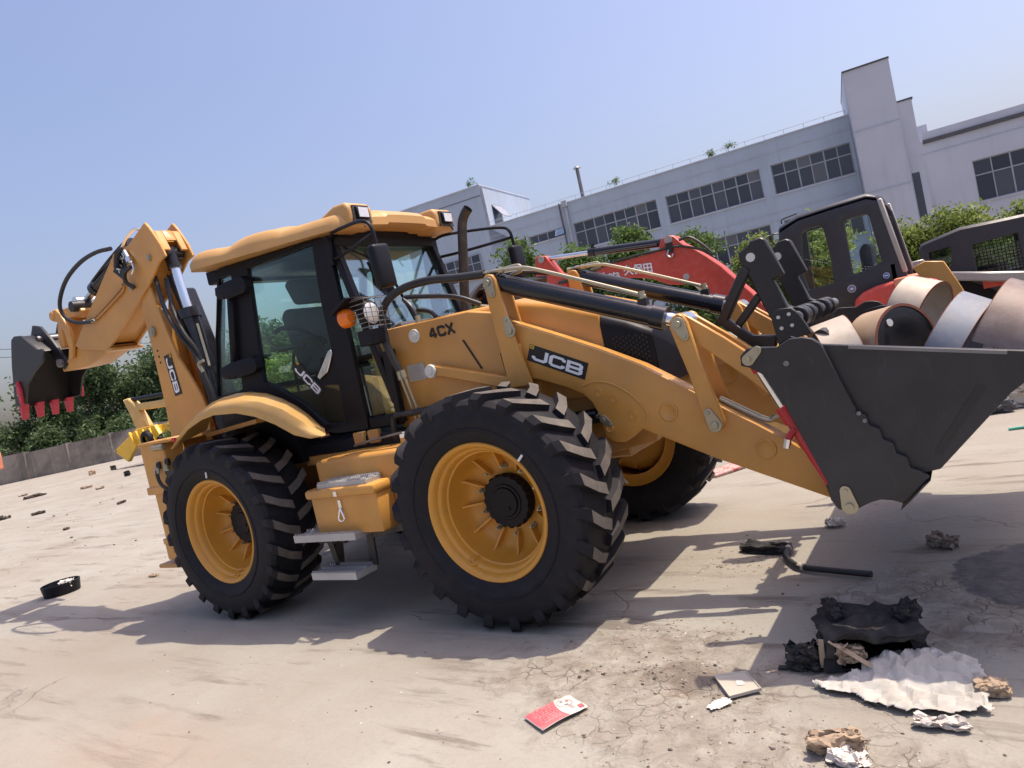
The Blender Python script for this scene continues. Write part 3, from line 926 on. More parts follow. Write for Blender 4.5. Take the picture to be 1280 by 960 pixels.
# ---- loader tower with the 4CX panel
mb = MB()
mb.prism([(-.97, 1.79), (-.28, 1.765), (-.10, 1.72), (.08, 1.62), (.14, 1.26), (.06, .86), (-.85, .78), (-1.02, .98), (-1.02, 1.23), (-.99, 1.52)], 'y', -.50, -.40)
mb.prism([(-.97, 1.79), (-.28, 1.765), (-.10, 1.72), (.08, 1.62), (.14, 1.26), (.06, .86), (-.85, .78), (-1.02, .98), (-1.02, 1.23), (-.99, 1.52)], 'y', .40, .50)
P_(mb, 'side_panel', M['ochre'], bevel=.012, seg=2)
mb = MB(); mb.prism([(-.36, 1.60), (-.345, 1.60), (-.25, 1.40), (-.265, 1.40)], 'y', -.5045, -.502); mb.prism([(-.10, 1.47), (-.06, 1.46), (-.05, 1.31), (-.09, 1.33)], 'y', -.505, -.502)
P_(mb, 'panel_joint', M['printblack'], smooth=False)
# upright plates carrying the lift cylinder, near and far
UP = [(-.045, 1.90), (-.03, 1.925), (.0, 1.935), (.03, 1.925), (.045, 1.89), (.075, 1.62), (.14, 1.25), (-.02, 1.25), (-.03, 1.5)]
mb = MB(); mb.prism(UP, 'y', -.605, -.58); mb.prism(UP, 'y', -.475, -.455)
mb.box((-.02, -.58, 1.28), (.10, -.475, 1.5))
u1 = P_(mb, 'cylinder_bracket', M['ochre'], bevel=.005); mirror_copy(u1)
def pear(mb, c, ang, r=.036, r2=.022, L=.07, y0=-.615, y1=-.605):
    pts = []
    for k in range(13):
        a = math.pi/2+math.pi*k/12
        pts.append((math.cos(a)*r, math.sin(a)*r))
    for k in range(9):
        a = -math.pi/2+math.pi*k/8
        pts.append((L+math.cos(a)*r2, math.sin(a)*r2))
    ca, sa = math.cos(ang), math.sin(ang)
    mb.prism([(c[0]+p[0]*ca-p[1]*sa, c[1]+p[0]*sa+p[1]*ca) for p in pts], 'y', y0, y1)
    mb.cyl((c[0], y0-.012, c[1]), (c[0], y0+.002, c[1]), r*.5, n=12)
    q = (c[0]+L*ca, c[1]+L*sa)
    mb.cyl((q[0], y0-.006, q[1]), (q[0], y0+.002, q[1]), r2*.45, n=8)
def pin_plate(c, ang, y=-.605, mat='zinc', parent=None, **k):
    mb = MB(); pear(mb, c, ang, y0=y-.008, y1=y-.0005, **k)
    return P_(mb, 'pin_plate', M[mat], parent or BL, bevel=.0015)
pin_plate((-.005, 1.885), R(-80), parent=u1)
pin_plate((.075, 1.60-.02), R(100), y=-.6055, parent=u1)
# round bosses, data plate, lettering on the panel
for (x, z) in ((-.73, 1.70), (-.64, 1.45)):
    mb = MB(); mb.cyl((x, -.502, z), (x, -.514, z), .046, .043, n=24); mb.cyl((x, -.514, z), (x, -.52, z), .026, n=18); mb.cyl((x, -.52, z), (x, -.526, z), .009, n=10); P_(mb, 'pivot_cap', M['pale'])
mb = MB(); mb.obox((-.78, -.504, 1.465), (.15, .004, .11), Matrix.Rotation(R(0), 3, 'Y')); dp = P_(mb, 'data_plate', M['silver'])
mb = MB()
for k in range(6): mb.box((-.84, -.5075, 1.425+.014*k), (-.725-.02*(k % 3), -.5065, 1.429+.014*k))
P_(mb, 'plate_print', M['printgrey'], dp, smooth=False)
def lettering(name, glyphs, origin, ux, uy, th, mat, parent, adv):
    """glyphs: list of lists of strokes in a 1 x 1 cell"""
    mb = MB(); o = Vector(origin); ux = Vector(ux); uy = Vector(uy); nrm = ux.cross(uy).normalized()
    k = 0
    for i, g in enumerate(glyphs):
        for s in g:
            mb.ribbon(s['p'], th, o+ux*adv*i+nrm*.0004*(k % 3), ux, uy, s.get('c', False)); k += 1
    return mb.build(name, mat, parent, smooth=False)
G = {
 'J': [{'p': [(.90, 1), (.90, .22), (.76, .1), (.24, .1), (.10, .22), (.10, .36)]}],
 'C': [{'p': [(.92, .66), (.92, .80), (.78, .90), (.24, .90), (.10, .78), (.10, .22), (.24, .10), (.78, .10), (.92, .20), (.92, .34)]}],
 'B': [{'p': [(.10, .10), (.10, .90), (.78, .90), (.90, .80), (.90, .60), (.80, .5), (.92, .40), (.92, .20), (.80, .10)], 'c': True}, {'p': [(.2, .5), (.75, .5)]}],
 '4': [{'p': [(.70, 0), (.70, 1.0)]}, {'p': [(.66, .96), (.10, .36)]}, {'p': [(.02, .30), (.98, .30)]}],
 'X': [{'p': [(.05, 0), (.95, 1)]}, {'p': [(.05, 1), (.45, .555)]}, {'p': [(.55, .445), (.95, 0)]}],
 'T': [{'p': [(.0, .92), (1, .92)]}, {'p': [(.5, .84), (.5, 0)]}],
 '7': [{'p': [(.05, .92), (.9, .92), (.3, 0)]}],
 'A': [{'p': [(.02, 0), (.48, .98)]}, {'p': [(.98, 0), (.55, .92)]}, {'p': [(.24, .28), (.76, .28)]}],
}
lettering('model_lettering', [G['4'], G['C'], G['X']], (-.605, -.5035, 1.655), (.062, 0, 0), (-.008, 0, .068), .26, M['printblack'], BL, 1.18)
def logo_plate(origin, ux, uy, L, H, parent, y_n, th=.225):
    """black plate with a yellow corner and white letters; ux, uy unit vectors in the plate's plane"""
    o, ux, uy = Vector(origin), Vector(ux).normalized(), Vector(uy).normalized()
    nrm = Vector(y_n).normalized()
    mb = MB(); f = [o, o+ux*L, o+ux*L+uy*H, o+uy*H]
    mb.loft([[p+nrm*.0005 for p in f], [p+nrm*.0025 for p in f]])
    pl = mb.build('logo_plate', M['printblack'], parent, smooth=False)
    o2 = o+nrm*.0035
    lh = H*.66
    lw = L*.265
    lettering('logo_letters', [G['J'], G['C'], G['B']], o2+ux*L*.075+uy*H*.15, ux*lw, uy*lh, th, M['white'], pl, 1.12)
    s = H*.22
    mb = MB(); mb.poly2([(0, 0), (s*1.25, 0), (s*1.25, s), (0, s)], o2+ux*.01*L+uy*(H-s-H*.02), ux, uy); mb.build('logo_corner', M['printyellow'], pl, smooth=False)
    mb = MB()
    for k in range(3): mb.poly2([(s*.25+k*s*.28, s*.25), (s*.4+k*s*.28, s*.25), (s*.4+k*s*.28, s*.75), (s*.25+k*s*.28, s*.75)], o2+nrm*.0006+ux*.01*L+uy*(H-s-H*.02), ux, uy)
    mb.build('corner_mark', M['printblack'], pl, smooth=False)
    return pl

# ---- loader arms
ARM = [(.08, 1.62), (.30, 1.513), (.57, 1.375), (.80, 1.245), (1.05, 1.065), (1.16, .98), (1.34, .85), (1.58, .665), (1.64, .59), (1.66, .50), (1.645, .44),
       (1.10, .705), (.735, .905), (.62, .842), (.56, .852), (.515, .89), (.505, 1.0), (.475, 1.09), (.43, 1.145), (.33, 1.20), (.16, 1.275), (.06, 1.29)]
mb = MB(); mb.prism(ARM, 'y', -.565, -.455)
arm = P_(mb, 'loader_arm', M['ochre'], bevel=.007, seg=2)
arm_far = mirror_copy(arm)
for bx_, bz_, br_ in ((.93, 1.17-.14, .07), (1.22, .86, .035)):
    mb = MB(); mb.lathe([(br_*1.05, 0), (br_*.97, -.006), (br_*.85, -.007), (br_*.72, -.002), (0, -.001)], o=(bx_, .4545, bz_), n=28); P_(mb, 'pressed_boss', M['ochre'], arm_far)
def emboss(x, z, r, nm='pressed_boss', parent=None):
    mb = MB(); mb.lathe([(r*1.05, 0), (r*.97, -.006), (r*.85, -.007), (r*.72, -.002), (0, -.001)], o=(x, -.5655, z), ax=(0, 1, 0), n=28)
    P_(mb, nm, M['ochre'], parent or arm)
emboss(.905, .975, .05); emboss(1.36, .725, .05)
for q in ((.53, 1.135), (.61, 1.09), (.70, .985), (.55, .93)): emboss(q[0], q[1], .022)
mb = MB()
mb.tube([(.44, -.566, 1.19), (.52, -.566, 1.20), (.62, -.566, 1.17), (.72, -.566, 1.09), (.78, -.566, 1.0), (.77, -.566, .93)], .006, 6); P_(mb, 'pressed_seam', M['ochre'], arm)
logo_plate((.118, -.5655, 1.395), (.345, 0, -.175), (.175, 0, .345), .385, .098, arm, (0, -1, 0))
pin_plate((.525, .985), R(-45), y=-.5655, parent=arm, r=.024, r2=.015, L=.045)
mb = MB()
mb.tube([(1.16, -.50, .995), (1.36, -.50, .86), (1.42, -.505, .865), (1.47, -.52, .885), (1.52, -.54, .86)], .0105, 8); mb.tube([(1.16, -.475, 1.0), (1.36, -.475, .865), (1.40, -.48, .868)], .0105, 8)
P_(mb, 'arm_pipe', M['zinc'], arm)

# ---- tilt links and levers
LK = [(1.025, 1.405), (1.03, 1.435), (1.05, 1.46), (1.08, 1.47), (1.105, 1.455), (1.12, 1.42), (1.155, 1.15), (1.205, .905), (1.195, .865), (1.16, .845), (1.12, .86), (1.105, .90), (1.075, 1.15)]
mb = MB(); mb.prism(LK, 'y', -.625, -.595); mb.prism(LK, 'y', -.425, -.40)
lk = P_(mb, 'tilt_link', M['ochre'], bevel=.005); mirror_copy(lk)
pin_plate((1.075, 1.415), R(-72), y=-.6255, parent=lk); pin_plate((1.155, .885), R(108), y=-.6255, parent=lk)
LV = [(1.03, 1.42), (1.06, 1.465), (1.10, 1.46), (1.27, 1.31), (1.45, 1.135), (1.60, .93), (1.56, .86), (1.50, .91), (1.34, 1.095), (1.19, 1.245), (1.10, 1.33)]
mb = MB(); mb.prism(LV, 'y', -.585, -.56); mb.prism(LV, 'y', -.47, -.445)
lv = P_(mb, 'tilt_lever', M['ochre'], bevel=.005); mirror_copy(lv)

# ---- lift cylinders with their pipes
def lift(sgn):
    y = sgn*.53
    a, b = Vector((.0, y, 1.885)), Vector((1.075, y, 1.415)); d = (b-a).normalized()
    mb = MB(); mb.cyl(a, a+d*1.06, .055, n=24); mb.cyl(a+d*1.0, a+d*1.075, .064, n=24); mb.cyl(a-d*.03, a+d*.03, .06, n=16); mb.obox(a+d*.96+Vector((0, 0, .06)), (.05, .04, .05)); mb.cyl(a+Vector((0, -.05, 0)), a+Vector((0, .05, 0)), .055, n=16)
    c = P_(mb, 'lift_cylinder', M['glossblack'])
    mb = MB(); mb.cyl(a+d*1.06, b, .036, n=20); mb.cyl(b-Vector((0, .05, 0)), b+Vector((0, .05, 0)), .055, n=16); P_(mb, 'cylinder_rod', M['chrome'], c)
    mb = MB()
    o = Vector((.03, y-.03, 1.95))
    mb.tube([(-.05, y-.03, 1.945), (.02, y-.03, 1.945), (.10, y-.03, 1.935), (.18, y-.02, 1.925), (.30, y-.01, 1.885), a+d*.93+Vector((0, 0, .105)), a+d*.96+Vector((0, 0, .09))], .011, 8, sub=4)
    mb.cyl(a+d*.96+Vector((0, 0, .065)), a+d*.96+Vector((0, 0, .125)), .018, n=10)
    mb.tube([(.02, y, 1.945), (.10, y+.02, 1.95), (.16, y+.03, 1.945), (.17, y+.03, 1.915), (.10, y+.02, 1.905)], .010, 8)
    for q in ((-.05, y-.03, 1.945), (.0, y, 1.945), (.06, y-.03, 1.94)): mb.cyl(q, (q[0]+.03, q[1], q[2]-.002), .019, n=6)
    P_(mb, 'cylinder_pipe', M['zinc'], c)
lift(-1); lift(1)

# ---- hood and grille
def hoodring(x, w, z0, zt, cr):
    return [(x, -w, z0), (x, -w, zt-cr), (x, -w+cr*.35, zt-cr*.35), (x, -w+cr, zt), (x, 0, zt+.02), (x, w-cr, zt), (x, w-cr*.35, zt-cr*.35), (x, w, zt-cr), (x, w, z0)]
mb = MB()
mb.loft([hoodring(-1.2, .44, 1.2, 1.80, .035), hoodring(-.6, .44, 1.2, 1.79, .035), hoodring(0.0, .435, 1.15, 1.765, .035), hoodring(.25, .43, 1.12, 1.70, .035), hoodring(.50, .425, 1.1, 1.60, .035), hoodring(.55, .42, 1.1, 1.58, .035)])
P_(mb, 'hood', M['ochre'], bevel=.0, ang=50)
mb = MB()
mb.loft([hoodring(.552, .425, 1.12, 1.57, .06), hoodring(.70, .422, 1.1, 1.50, .05), hoodring(.845, .418, 1.1, 1.42, .04)])
gr = P_(mb, 'grille_housing', M['blackp'], bevel=.006)
mb = MB()
for i in range(11):
    for j in range(9):
        x = .62+.019*i; z = 1.20+.026*j+(.013 if i % 2 else 0) - (x-.62)*.15
        mb.cyl((x, -.4285, z), (x, -.4225, z), .0065, n=6)
P_(mb, 'grille_mesh', M['black'], gr)
# exhaust
mb = MB(); mb.tube([(-.80, .18, 1.75), (-.745, .18, 2.0), (-.675, .18, 2.30), (-.64, .18, 2.44), (-.60, .18, 2.50), (-.56, .18, 2.53)], .035, 16, caps=False)
mb.tube([(-.80, .18, 1.75), (-.745, .18, 2.0), (-.675, .18, 2.30), (-.64, .18, 2.44), (-.60, .18, 2.50), (-.56, .18, 2.53)], .030, 16, caps=False)
P_(mb, 'exhaust_pipe', M['exhaust'])
mb = MB(); mb.tube([(-.62, .0, 1.76), (-.63, .05, 1.88), (-.56, .2, 2.0), (-.4, .35, 2.02), (-.15, .45, 1.95)], .018, 8); mb.tube([(-.5, .1, 1.76), (-.46, .2, 1.86), (-.36, .34, 1.93), (-.2, .44, 1.92)], .026, 8)
mb.cyl((-.42, .28, 1.76), (-.40, .28, 1.88), .09, .075, n=18)
P_(mb, 'hood_hose', M['hose'])
# stay bar against the near wheel
mb = MB(); mb.prism([(-.625, 1.43), (-.61, 1.48), (-.58, 1.487), (-.53, 1.47), (-.02, 1.315), (.04, 1.28), (.04, 1.235), (-.05, 1.25), (-.53, 1.405), (-.60, 1.415)], 'y', -.575, -.52); P_(mb, 'stay_bar', M['ochre'], bevel=.006)
mb = MB(); mb.cyl((-.60, -.578, 1.452), (-.60, -.59, 1.452), .045, .041, n=24); mb.cyl((-.60, -.59, 1.452), (-.60, -.596, 1.452), .022, n=14); P_(mb, 'stay_pin', M['pale'])
# hoses in front of the cab
mb = MB(); mb.tube([(-.84, -.60, 1.50), (-.875, -.62, 1.66), (-.88, -.62, 1.82), (-.82, -.61, 1.94), (-.68, -.60, 2.0), (-.45, -.60, 2.005), (-.2, -.59, 1.965), (-.04, -.57, 1.945)], .026, 10); P_(mb, 'loader_hose', M['hose'])
mb = MB(); mb.tube([(-.72, -.44, 1.80), (-.76, -.44, 1.90), (-.82, -.42, 1.965), (-.72, -.40, 1.955), (-.45, -.36, 1.89), (-.28, -.33, 1.80)], .016, 8); mb.tube([(-.60, -.40, 1.79), (-.66, -.38, 1.84), (-.76, -.38, 1.87)], .016, 8); P_(mb, 'cowl_hose', M['hose'])
mb = MB(); mb.cyl((-.72, -.44, 1.77), (-.722, -.44, 1.83), .02, n=8); mb.tube([(-.28, -.33, 1.79), (-.15, -.33, 1.75), (.0, -.36, 1.70)], .012, 6); P_(mb, 'hose_fitting', M['zinc'])
mb = MB(); mb.tube([(-.845, -.60, 1.50), (-.84, -.595, 1.42), (-.83, -.57, 1.25), (-.83, -.55, 1.10), (-.86, -.54, 1.02)], .010, 8); mb.tube([(-.82, -.60, 1.49), (-.805, -.595, 1.42), (-.79, -.57, 1.25), (-.78, -.55, 1.07)], .010, 8); mb.cyl((-.845, -.60, 1.51), (-.842, -.599, 1.44), .02, n=8); mb.cyl((-.815, -.6, 1.50), (-.81, -.598, 1.45), .017, n=8)
P_(mb, 'steel_hose_pipe', M['zinc'])
mb = MB(); mb.tube([(-.97, -.62, 1.20), (-.90, -.63, 1.22), (-.80, -.62, 1.215), (-.66, -.57, 1.22)], .02, 8); mb.tube([(-.97, -.62, 1.20), (-.985, -.62, 1.10), (-.98, -.6, 1.0)], .024, 8); P_(mb, 'valve_hose', M['hose'])

# ---- cab
ZB, ZT = 1.14, 2.52
XF, XR = -1.24, -2.40
K = .198
def side(co):              # sides taper inwards towards the front
    s = -1 if co.y < 0 else 1
    return Vector((co.x, co.y + s*(-(co.x-XF))*K, co.z))
CO = [(-2.20, 2.52), (-2.36, 2.05), (-2.49, 1.585), (-2.24, 1.585), (-2.0, 1.53), (-1.76, 1.37), (-1.62, 1.20), (-1.50, 1.165), (-1.245, 1.155), (-1.235, 2.0), (-1.24, 2.50)]
DOORH = [(-1.94, 2.45), (-2.03, 1.64), (-1.92, 1.575), (-1.72, 1.42), (-1.585, 1.25), (-1.42, 1.225), (-1.40, 1.6), (-1.395, 2.1), (-1.36, 2.48)]
QUART = [(-2.205, 2.45), (-2.355, 2.05), (-2.475, 1.61), (-2.27, 1.61), (-2.23, 1.63), (-2.17, 2.0), (-2.09, 2.45)]
cab = None
mb = MB()
mb.holed(CO, [DOORH, QUART], 'y', -.54, -.585)
cab = P_(mb, 'cab_frame', M['blackp'], fn=side, bevel=.004)
mb = MB(); mb.holed(CO, [DOORH, QUART], 'y', .54, .585); P_(mb, 'side_frame', M['blackp'], cab, fn=side, bevel=.004)
mb = MB()
mb.loft([[(-2.40, -.74, 2.44), (-2.40, .74, 2.44), (-2.40, .74, 2.545), (-2.40, -.74, 2.545)], [(-1.2, -.51, 2.44), (-1.2, .51, 2.44), (-1.2, .51, 2.545), (-1.2, -.51, 2.545)]])
P_(mb, 'headliner', M['blackp'], cab, fn=None, bevel=.01)
mb = MB()
for s in (-1, 1):      # front pillars lean forwards, the quarter pane lies between them and the door post
    mb.bar((-1.245, s*.53, 2.5), (-.96, s*.555, 1.30), .055, .06, (0, 1, 0))
mb.bar((-1.245, -.55, 2.46), (-1.245, .55, 2.46), .10, .07)
mb.bar((-.965, -.56, 1.62), (-.965, .56, 1.62), .07, .07)
mb.bar((-1.24, -.555, 1.19), (-.94, -.565, 1.19), .05, .08); mb.bar((-1.24, .555, 1.19), (-.94, .565, 1.19), .05, .08)
mb.bar((-.95, -.56, 1.16), (-.95, -.56, 1.65), .06, .05, (0, 1, 0)); mb.bar((-.95, .56, 1.16), (-.95, .56, 1.65), .06, .05, (0, 1, 0))
P_(mb, 'front_pillar', M['blackp'], cab, bevel=.008)
mb = MB()
for s in (-1, 1):
    mb.bar((-2.22, s*.72, 2.5), (-2.5, s*.785, 1.58), .035, .04, (0, 1, 0))
mb.bar((-2.22, -.72, 2.46), (-2.22, .72, 2.46), .05, .08); mb.bar((-2.49, -.78, 1.60), (-2.49, .78, 1.60), .05, .06)
P_(mb, 'rear_pillar', M['blackp'], cab, bevel=.006)
def pane(pts, nm='window', mat='glass', thick=.006):
    mb = MB()
    a = [Vector(p) for p in pts]; n = (a[1]-a[0]).cross(a[2]-a[0]).normalized()
    mb.loft([[p-n*thick/2 for p in a], [p+n*thick/2 for p in a]])
    return P_(mb, nm, M[mat], cab, smooth=False)
for s in (-1, 1):
    mb = MB(); mb.prism([(x, z) for x, z in DOORH], 'y', s*.558, s*.564); P_(mb, 'door_window', M['glass'], cab, fn=side, smooth=False)
    mb = MB(); mb.prism(QUART, 'y', s*.558, s*.564); P_(mb, 'quarter_window', M['glass'], cab, fn=side, smooth=False)
    pane([(-1.235, s*.545, 2.44), (-1.235, s*.545, 1.66), (-1.04, s*.55, 1.66)], 'front_quarter_window')
    pane([(-1.235, s*.553, 1.58), (-1.235, s*.553, 1.24), (-.98, s*.558, 1.24), (-.98, s*.558, 1.58)], 'lower_window')
pane([(-1.24, -.50, 2.43), (-1.05, -.52, 1.66), (-1.05, .52, 1.66), (-1.24, .50, 2.43)], 'windscreen')
pane([(-2.225, -.69, 2.42), (-2.49, -.75, 1.63), (-2.49, .75, 1.63), (-2.225, .69, 2.42)], 'rear_window')
# door handle, hinge covers, door sticker
mb = MB(); mb.prism([(-1.415, 1.745), (-1.39, 1.75), (-1.385, 1.72), (-1.46, 1.60), (-1.535, 1.56), (-1.55, 1.585), (-1.52, 1.62), (-1.47, 1.68)], 'y', -.60, -.583); P_(mb, 'door_handle', M['chrome'], cab, fn=side, bevel=.004)
mb = MB(); mb.prism([(-1.50, 1.71), (-1.40, 1.70), (-1.40, 1.50), (-1.56, 1.52)], 'y', -.582, -.572); P_(mb, 'handle_housing', M['blackp'], cab, fn=side)
for z, x0, x1 in ((2.345, -2.19, -1.91), (1.775, -2.31, -1.98)):
    mb = MB(); mb.prism([(x0+.02, z-.055), (x0, z-.02), (x0+.01, z+.03), (x0+.10, z+.05), (x1-.03, z+.06), (x1, z+.03), (x1, z-.03), (x1-.03, z-.06), (x0+.11, z-.07)], 'y', -.66, -.588)
    for q in (-.02, .03): mb.cyl((x0+.09+q, -.668, z-.055), (x0+.09+q, -.655, z-.055), .006, n=6)
    P_(mb, 'hinge_cover', M['blackp'], cab, fn=side, bevel=.025, seg=3)
mb = MB(); mb.bar((-2.10, -.60, 2.33), (-2.22, -.60, 1.80), .05, .07, (0, 1, 0)); P_(mb, 'hinge_tube', M['blackp'], cab, fn=side, bevel=.015)
th = side(Vector((-1.72, -.566, 1.6))); ysl = K
d1 = Vector((.16, K*.16, -.235)).normalized()
logo_plate(Vector(side(Vector((-1.775, -.5665, 1.685)))), (.165, .165*K, -.235), (.235*.9, .235*.9*K, .165*.9), .30, .078, cab, (-K, -1, 0))
# inside: seat, console, wheel
mb = MB(); mb.prism([(-2.16, 1.62), (-1.72, 1.66), (-1.70, 1.78), (-2.12, 1.76)], 'y', -.29, .21); mb.prism([(-2.14, 1.70), (-2.0, 1.70), (-2.06, 2.15), (-2.16, 2.18), (-2.22, 2.12)], 'y', -.31, .23)
seat = P_(mb, 'seat', M['seat'], bevel=.05, seg=3)
mb = MB(); mb.prism([(-2.12, 2.19), (-2.02, 2.19), (-2.06, 2.38), (-2.13, 2.41), (-2.19, 2.37)], 'y', -.23, .15); P_(mb, 'headrest', M['seat'], seat, bevel=.045, seg=3)
mb = MB(); mb.box((-2.1, -.2, 1.12), (-1.78, .12, 1.64)); mb.tube([(-2.0, -.34, 1.9), (-1.85, -.35, 1.88), (-1.72, -.35, 1.84)], .035, 8); P_(mb, 'seat_base', M['blackp'], seat, bevel=.02)
mb = MB(); mb.prism([(-1.05, 1.2), (-1.18, 1.25), (-1.16, 1.74), (-1.10, 1.83), (-1.0, 1.84), (-.985, 1.6)], 'y', -.30, .32); P_(mb, 'dashboard', M['grey'], bevel=.03, seg=2)
mb = MB()
for k in range(28):
    a0 = 2*math.pi*k/28; a1 = 2*math.pi*(k+1)/28
    c = Vector((-1.40, 0, 1.86)); ex = Vector((.0, 1, 0)); ey = Vector((.75, 0, .66)).normalized()
    mb.cyl(c+(ex*math.cos(a0)+ey*math.sin(a0))*.19, c+(ex*math.cos(a1)+ey*math.sin(a1))*.19, .014, n=6, caps=False)
for a0 in (.5, 2.6, 4.7): mb.cyl(c, c+(ex*math.cos(a0)+ey*math.sin(a0))*.19, .012, n=6)
mb.cyl((-1.40, 0, 1.86), (-1.15, 0, 1.60), .03, n=10)
P_(mb, 'steering_wheel', M['blackp'])
mb = MB()
for q in (-.22, -.08, .1, .24): mb.tube([(-2.3, q, 1.5), (-2.28, q, 1.75), (-2.22, q, 1.88)], .012, 6); mb.cyl((-2.22, q, 1.88), (-2.21, q, 1.95), .022, n=8)
mb.box((-2.44, -.4, 1.15), (-2.2, .4, 1.52))
mb.tube([(-1.95, -.60, 1.98), (-1.86, -.585, 1.99), (-1.68, -.56, 1.92), (-1.55, -.54, 1.80)], .018, 8); mb.tube([(-1.95, -.60, 1.84), (-1.7, -.57, 1.83)], .014, 8)
P_(mb, 'backhoe_console', M['blackp'])
mb = MB(); mb.tube([(-1.245, -.48, 2.44), (-1.2, -.3, 2.36), (-1.15, -.26, 2.30)], .008, 6); mb.prism([(-.32, 2.30), (-.16, 2.28), (-.10, 2.05), (-.13, 1.97), (-.20, 1.99), (-.27, 2.15)], 'x', -1.17, -1.15); mb.bar((-1.19, -.18, 2.44), (-1.02, -.06, 1.72), .022, .02); P_(mb, 'wiper', M['blackp'])

# ---- roof: moulded top with bumps, lamp pods at the front corners
RX0, RL = -2.36, 1.34
def roof_w(x):
    f = min(1, max(0, (x-RX0)/RL))
    return .97-.36*f**1.15
def roof_h(u, v):
    x = RX0+u*RL
    e = min(1, (1-abs(v))/.09); e2 = min(1, min(u, 1-u)/.07)
    rnd_ = (1-(1-e)**2.2)*(1-(1-e2)**2.2)
    h = .045+.055*rnd_
    for (a, b, hh) in ((.05, .27, .022), (.33, .64, .035)):
        if a < u < b and abs(v) > .55:
            q = math.sin(math.pi*(u-a)/(b-a))**.6
            h += hh*q*min(1, (abs(v)-.55)/.2)*min(1, (1-abs(v))/.08+.55)
    h += .012*math.cos(v*math.pi/2)
    h += .016*min(1, max(0, (.80-abs(v))/.05))*min(1, max(0, (min(u-.06, .95-u))/.04))
    return h
mb = MB(); NU, NV = 64, 64
top = [[None]*(NV+1) for _ in range(NU+1)]; bot = [[None]*(NV+1) for _ in range(NU+1)]
for i in range(NU+1):
    u = i/NU; x = RX0+u*RL
    for j in range(NV+1):
        v = -1+2*j/NV
        cr = 1-.10*(1-min(1, u/.14))**2-.05*(1-min(1, (1-u)/.10))**2
        y = v*roof_w(x)*cr
        xx = x+(.04*(1-v*v) if u > .9 else 0)*(u-.9)*10
        zb = 2.525 - .02*(abs(v)**4)*u + .012*max(0, .2-u)/.2
        if u > .8 and abs(v) < .35: zb += .015
        top[i][j] = mb.bm.verts.new((xx, y, zb+roof_h(u, v)))
        ins = .0
        bot[i][j] = mb.bm.verts.new((xx, y, zb))
for i in range(NU):
    for j in range(NV):
        mb.bm.faces.new((top[i][j], top[i+1][j], top[i+1][j+1], top[i][j+1]))
        mb.bm.faces.new((bot[i][j], bot[i][j+1], bot[i+1][j+1], bot[i+1][j]))
for i in range(NU):
    mb.bm.faces.new((bot[i][0], bot[i+1][0], top[i+1][0], top[i][0])); mb.bm.faces.new((top[i][NV], top[i+1][NV], bot[i+1][NV], bot[i][NV]))
for j in range(NV):
    mb.bm.faces.new((top[0][j], top[0][j+1], bot[0][j+1], bot[0][j])); mb.bm.faces.new((bot[NU][j], bot[NU][j+1], top[NU][j+1], top[NU][j]))
roof = P_(mb, 'cab_roof', M['roof'], ang=42)
for s in (-1, 1):
    mb = MB()
    Y0, Y1 = s*.345, s*.58
    prof = [(-1.42, 2.585), (-1.12, 2.675), (-1.01, 2.672), (-.985, 2.63), (-.985, 2.535), (-1.02, 2.50), (-1.3, 2.51)]
    mb.prism(prof, 'y', Y0, Y1); P_(mb, 'lamp_pod', M['roof'], roof, bevel=.025, seg=3)
    mb = MB(); mb.prism([(Y0+s*.035, 2.53), (Y1-s*.03, 2.53), (Y1-s*.04, 2.645), (Y0+s*.045, 2.645)], 'x', -.99, -.978); P_(mb, 'pod_recess', M['exhaust'], roof)
    mb = MB(); mb.box((-.985, min(s*.41, s*.52), 2.55), (-.96, max(s*.41, s*.52), 2.635)); wl_ = P_(mb, 'work_lamp', M['blackp'], roof, bevel=.006)
    mb = MB(); mb.box((-.961, min(s*.42, s*.51), 2.56), (-.955, max(s*.42, s*.51), 2.625)); P_(mb, 'lamp_glass', M['lens'], roof)
    mb = MB()
    mb.tube([(-.965, s*.47, 2.545), (-.955, s*.48, 2.51), (-.95, s*.49, 2.49)], .006, 6); P_(mb, 'lamp_cable', M['hose'], roof)
mb = MB(); mb.tube([(-1.75, -.1, 2.66), (-1.72, -.1, 2.73), (-1.66, -.1, 2.73), (-1.64, -.1, 2.66)], .012, 6); mb.prism([(-1.95, 2.645), (-1.6, 2.70), (-1.5, 2.70), (-1.45, 2.65)], 'y', -.2, .2); P_(mb, 'roof_hatch', M['roof'], roof, bevel=.008)

# ---- mirrors
def mirror(s):
    mb = MB()
    mb.prism([(s*.79-.075, 2.275), (s*.79+.075, 2.285), (s*.79+.085, 2.015), (s*.79-.065, 2.005)], 'x', -.65, -.585)
    mr = P_(mb, 'wing_mirror', M['blackp'], bevel=.024, seg=3)
    mb = MB()
    mb.tube([(-1.24, s*.56, 2.47), (-1.15, s*.60, 2.50), (-.95, s*.68, 2.485), (-.72, s*.78, 2.45), (-.635, s*.79, 2.40), (-.62, s*.79, 2.27)], .012, 8)
    mb.tube([(-1.24, s*.56, 2.34), (-1.05, s*.63, 2.335), (-.70, s*.77, 2.345), (-.625, s*.79, 2.35)], .012, 8)
    mb.box((-1.255, min(s*.55, s*.59), 2.30), (-1.215, max(s*.55, s*.59), 2.50))
    P_(mb, 'mirror_arm', M['blackp'], mr)
mirror(-1); mirror(1)

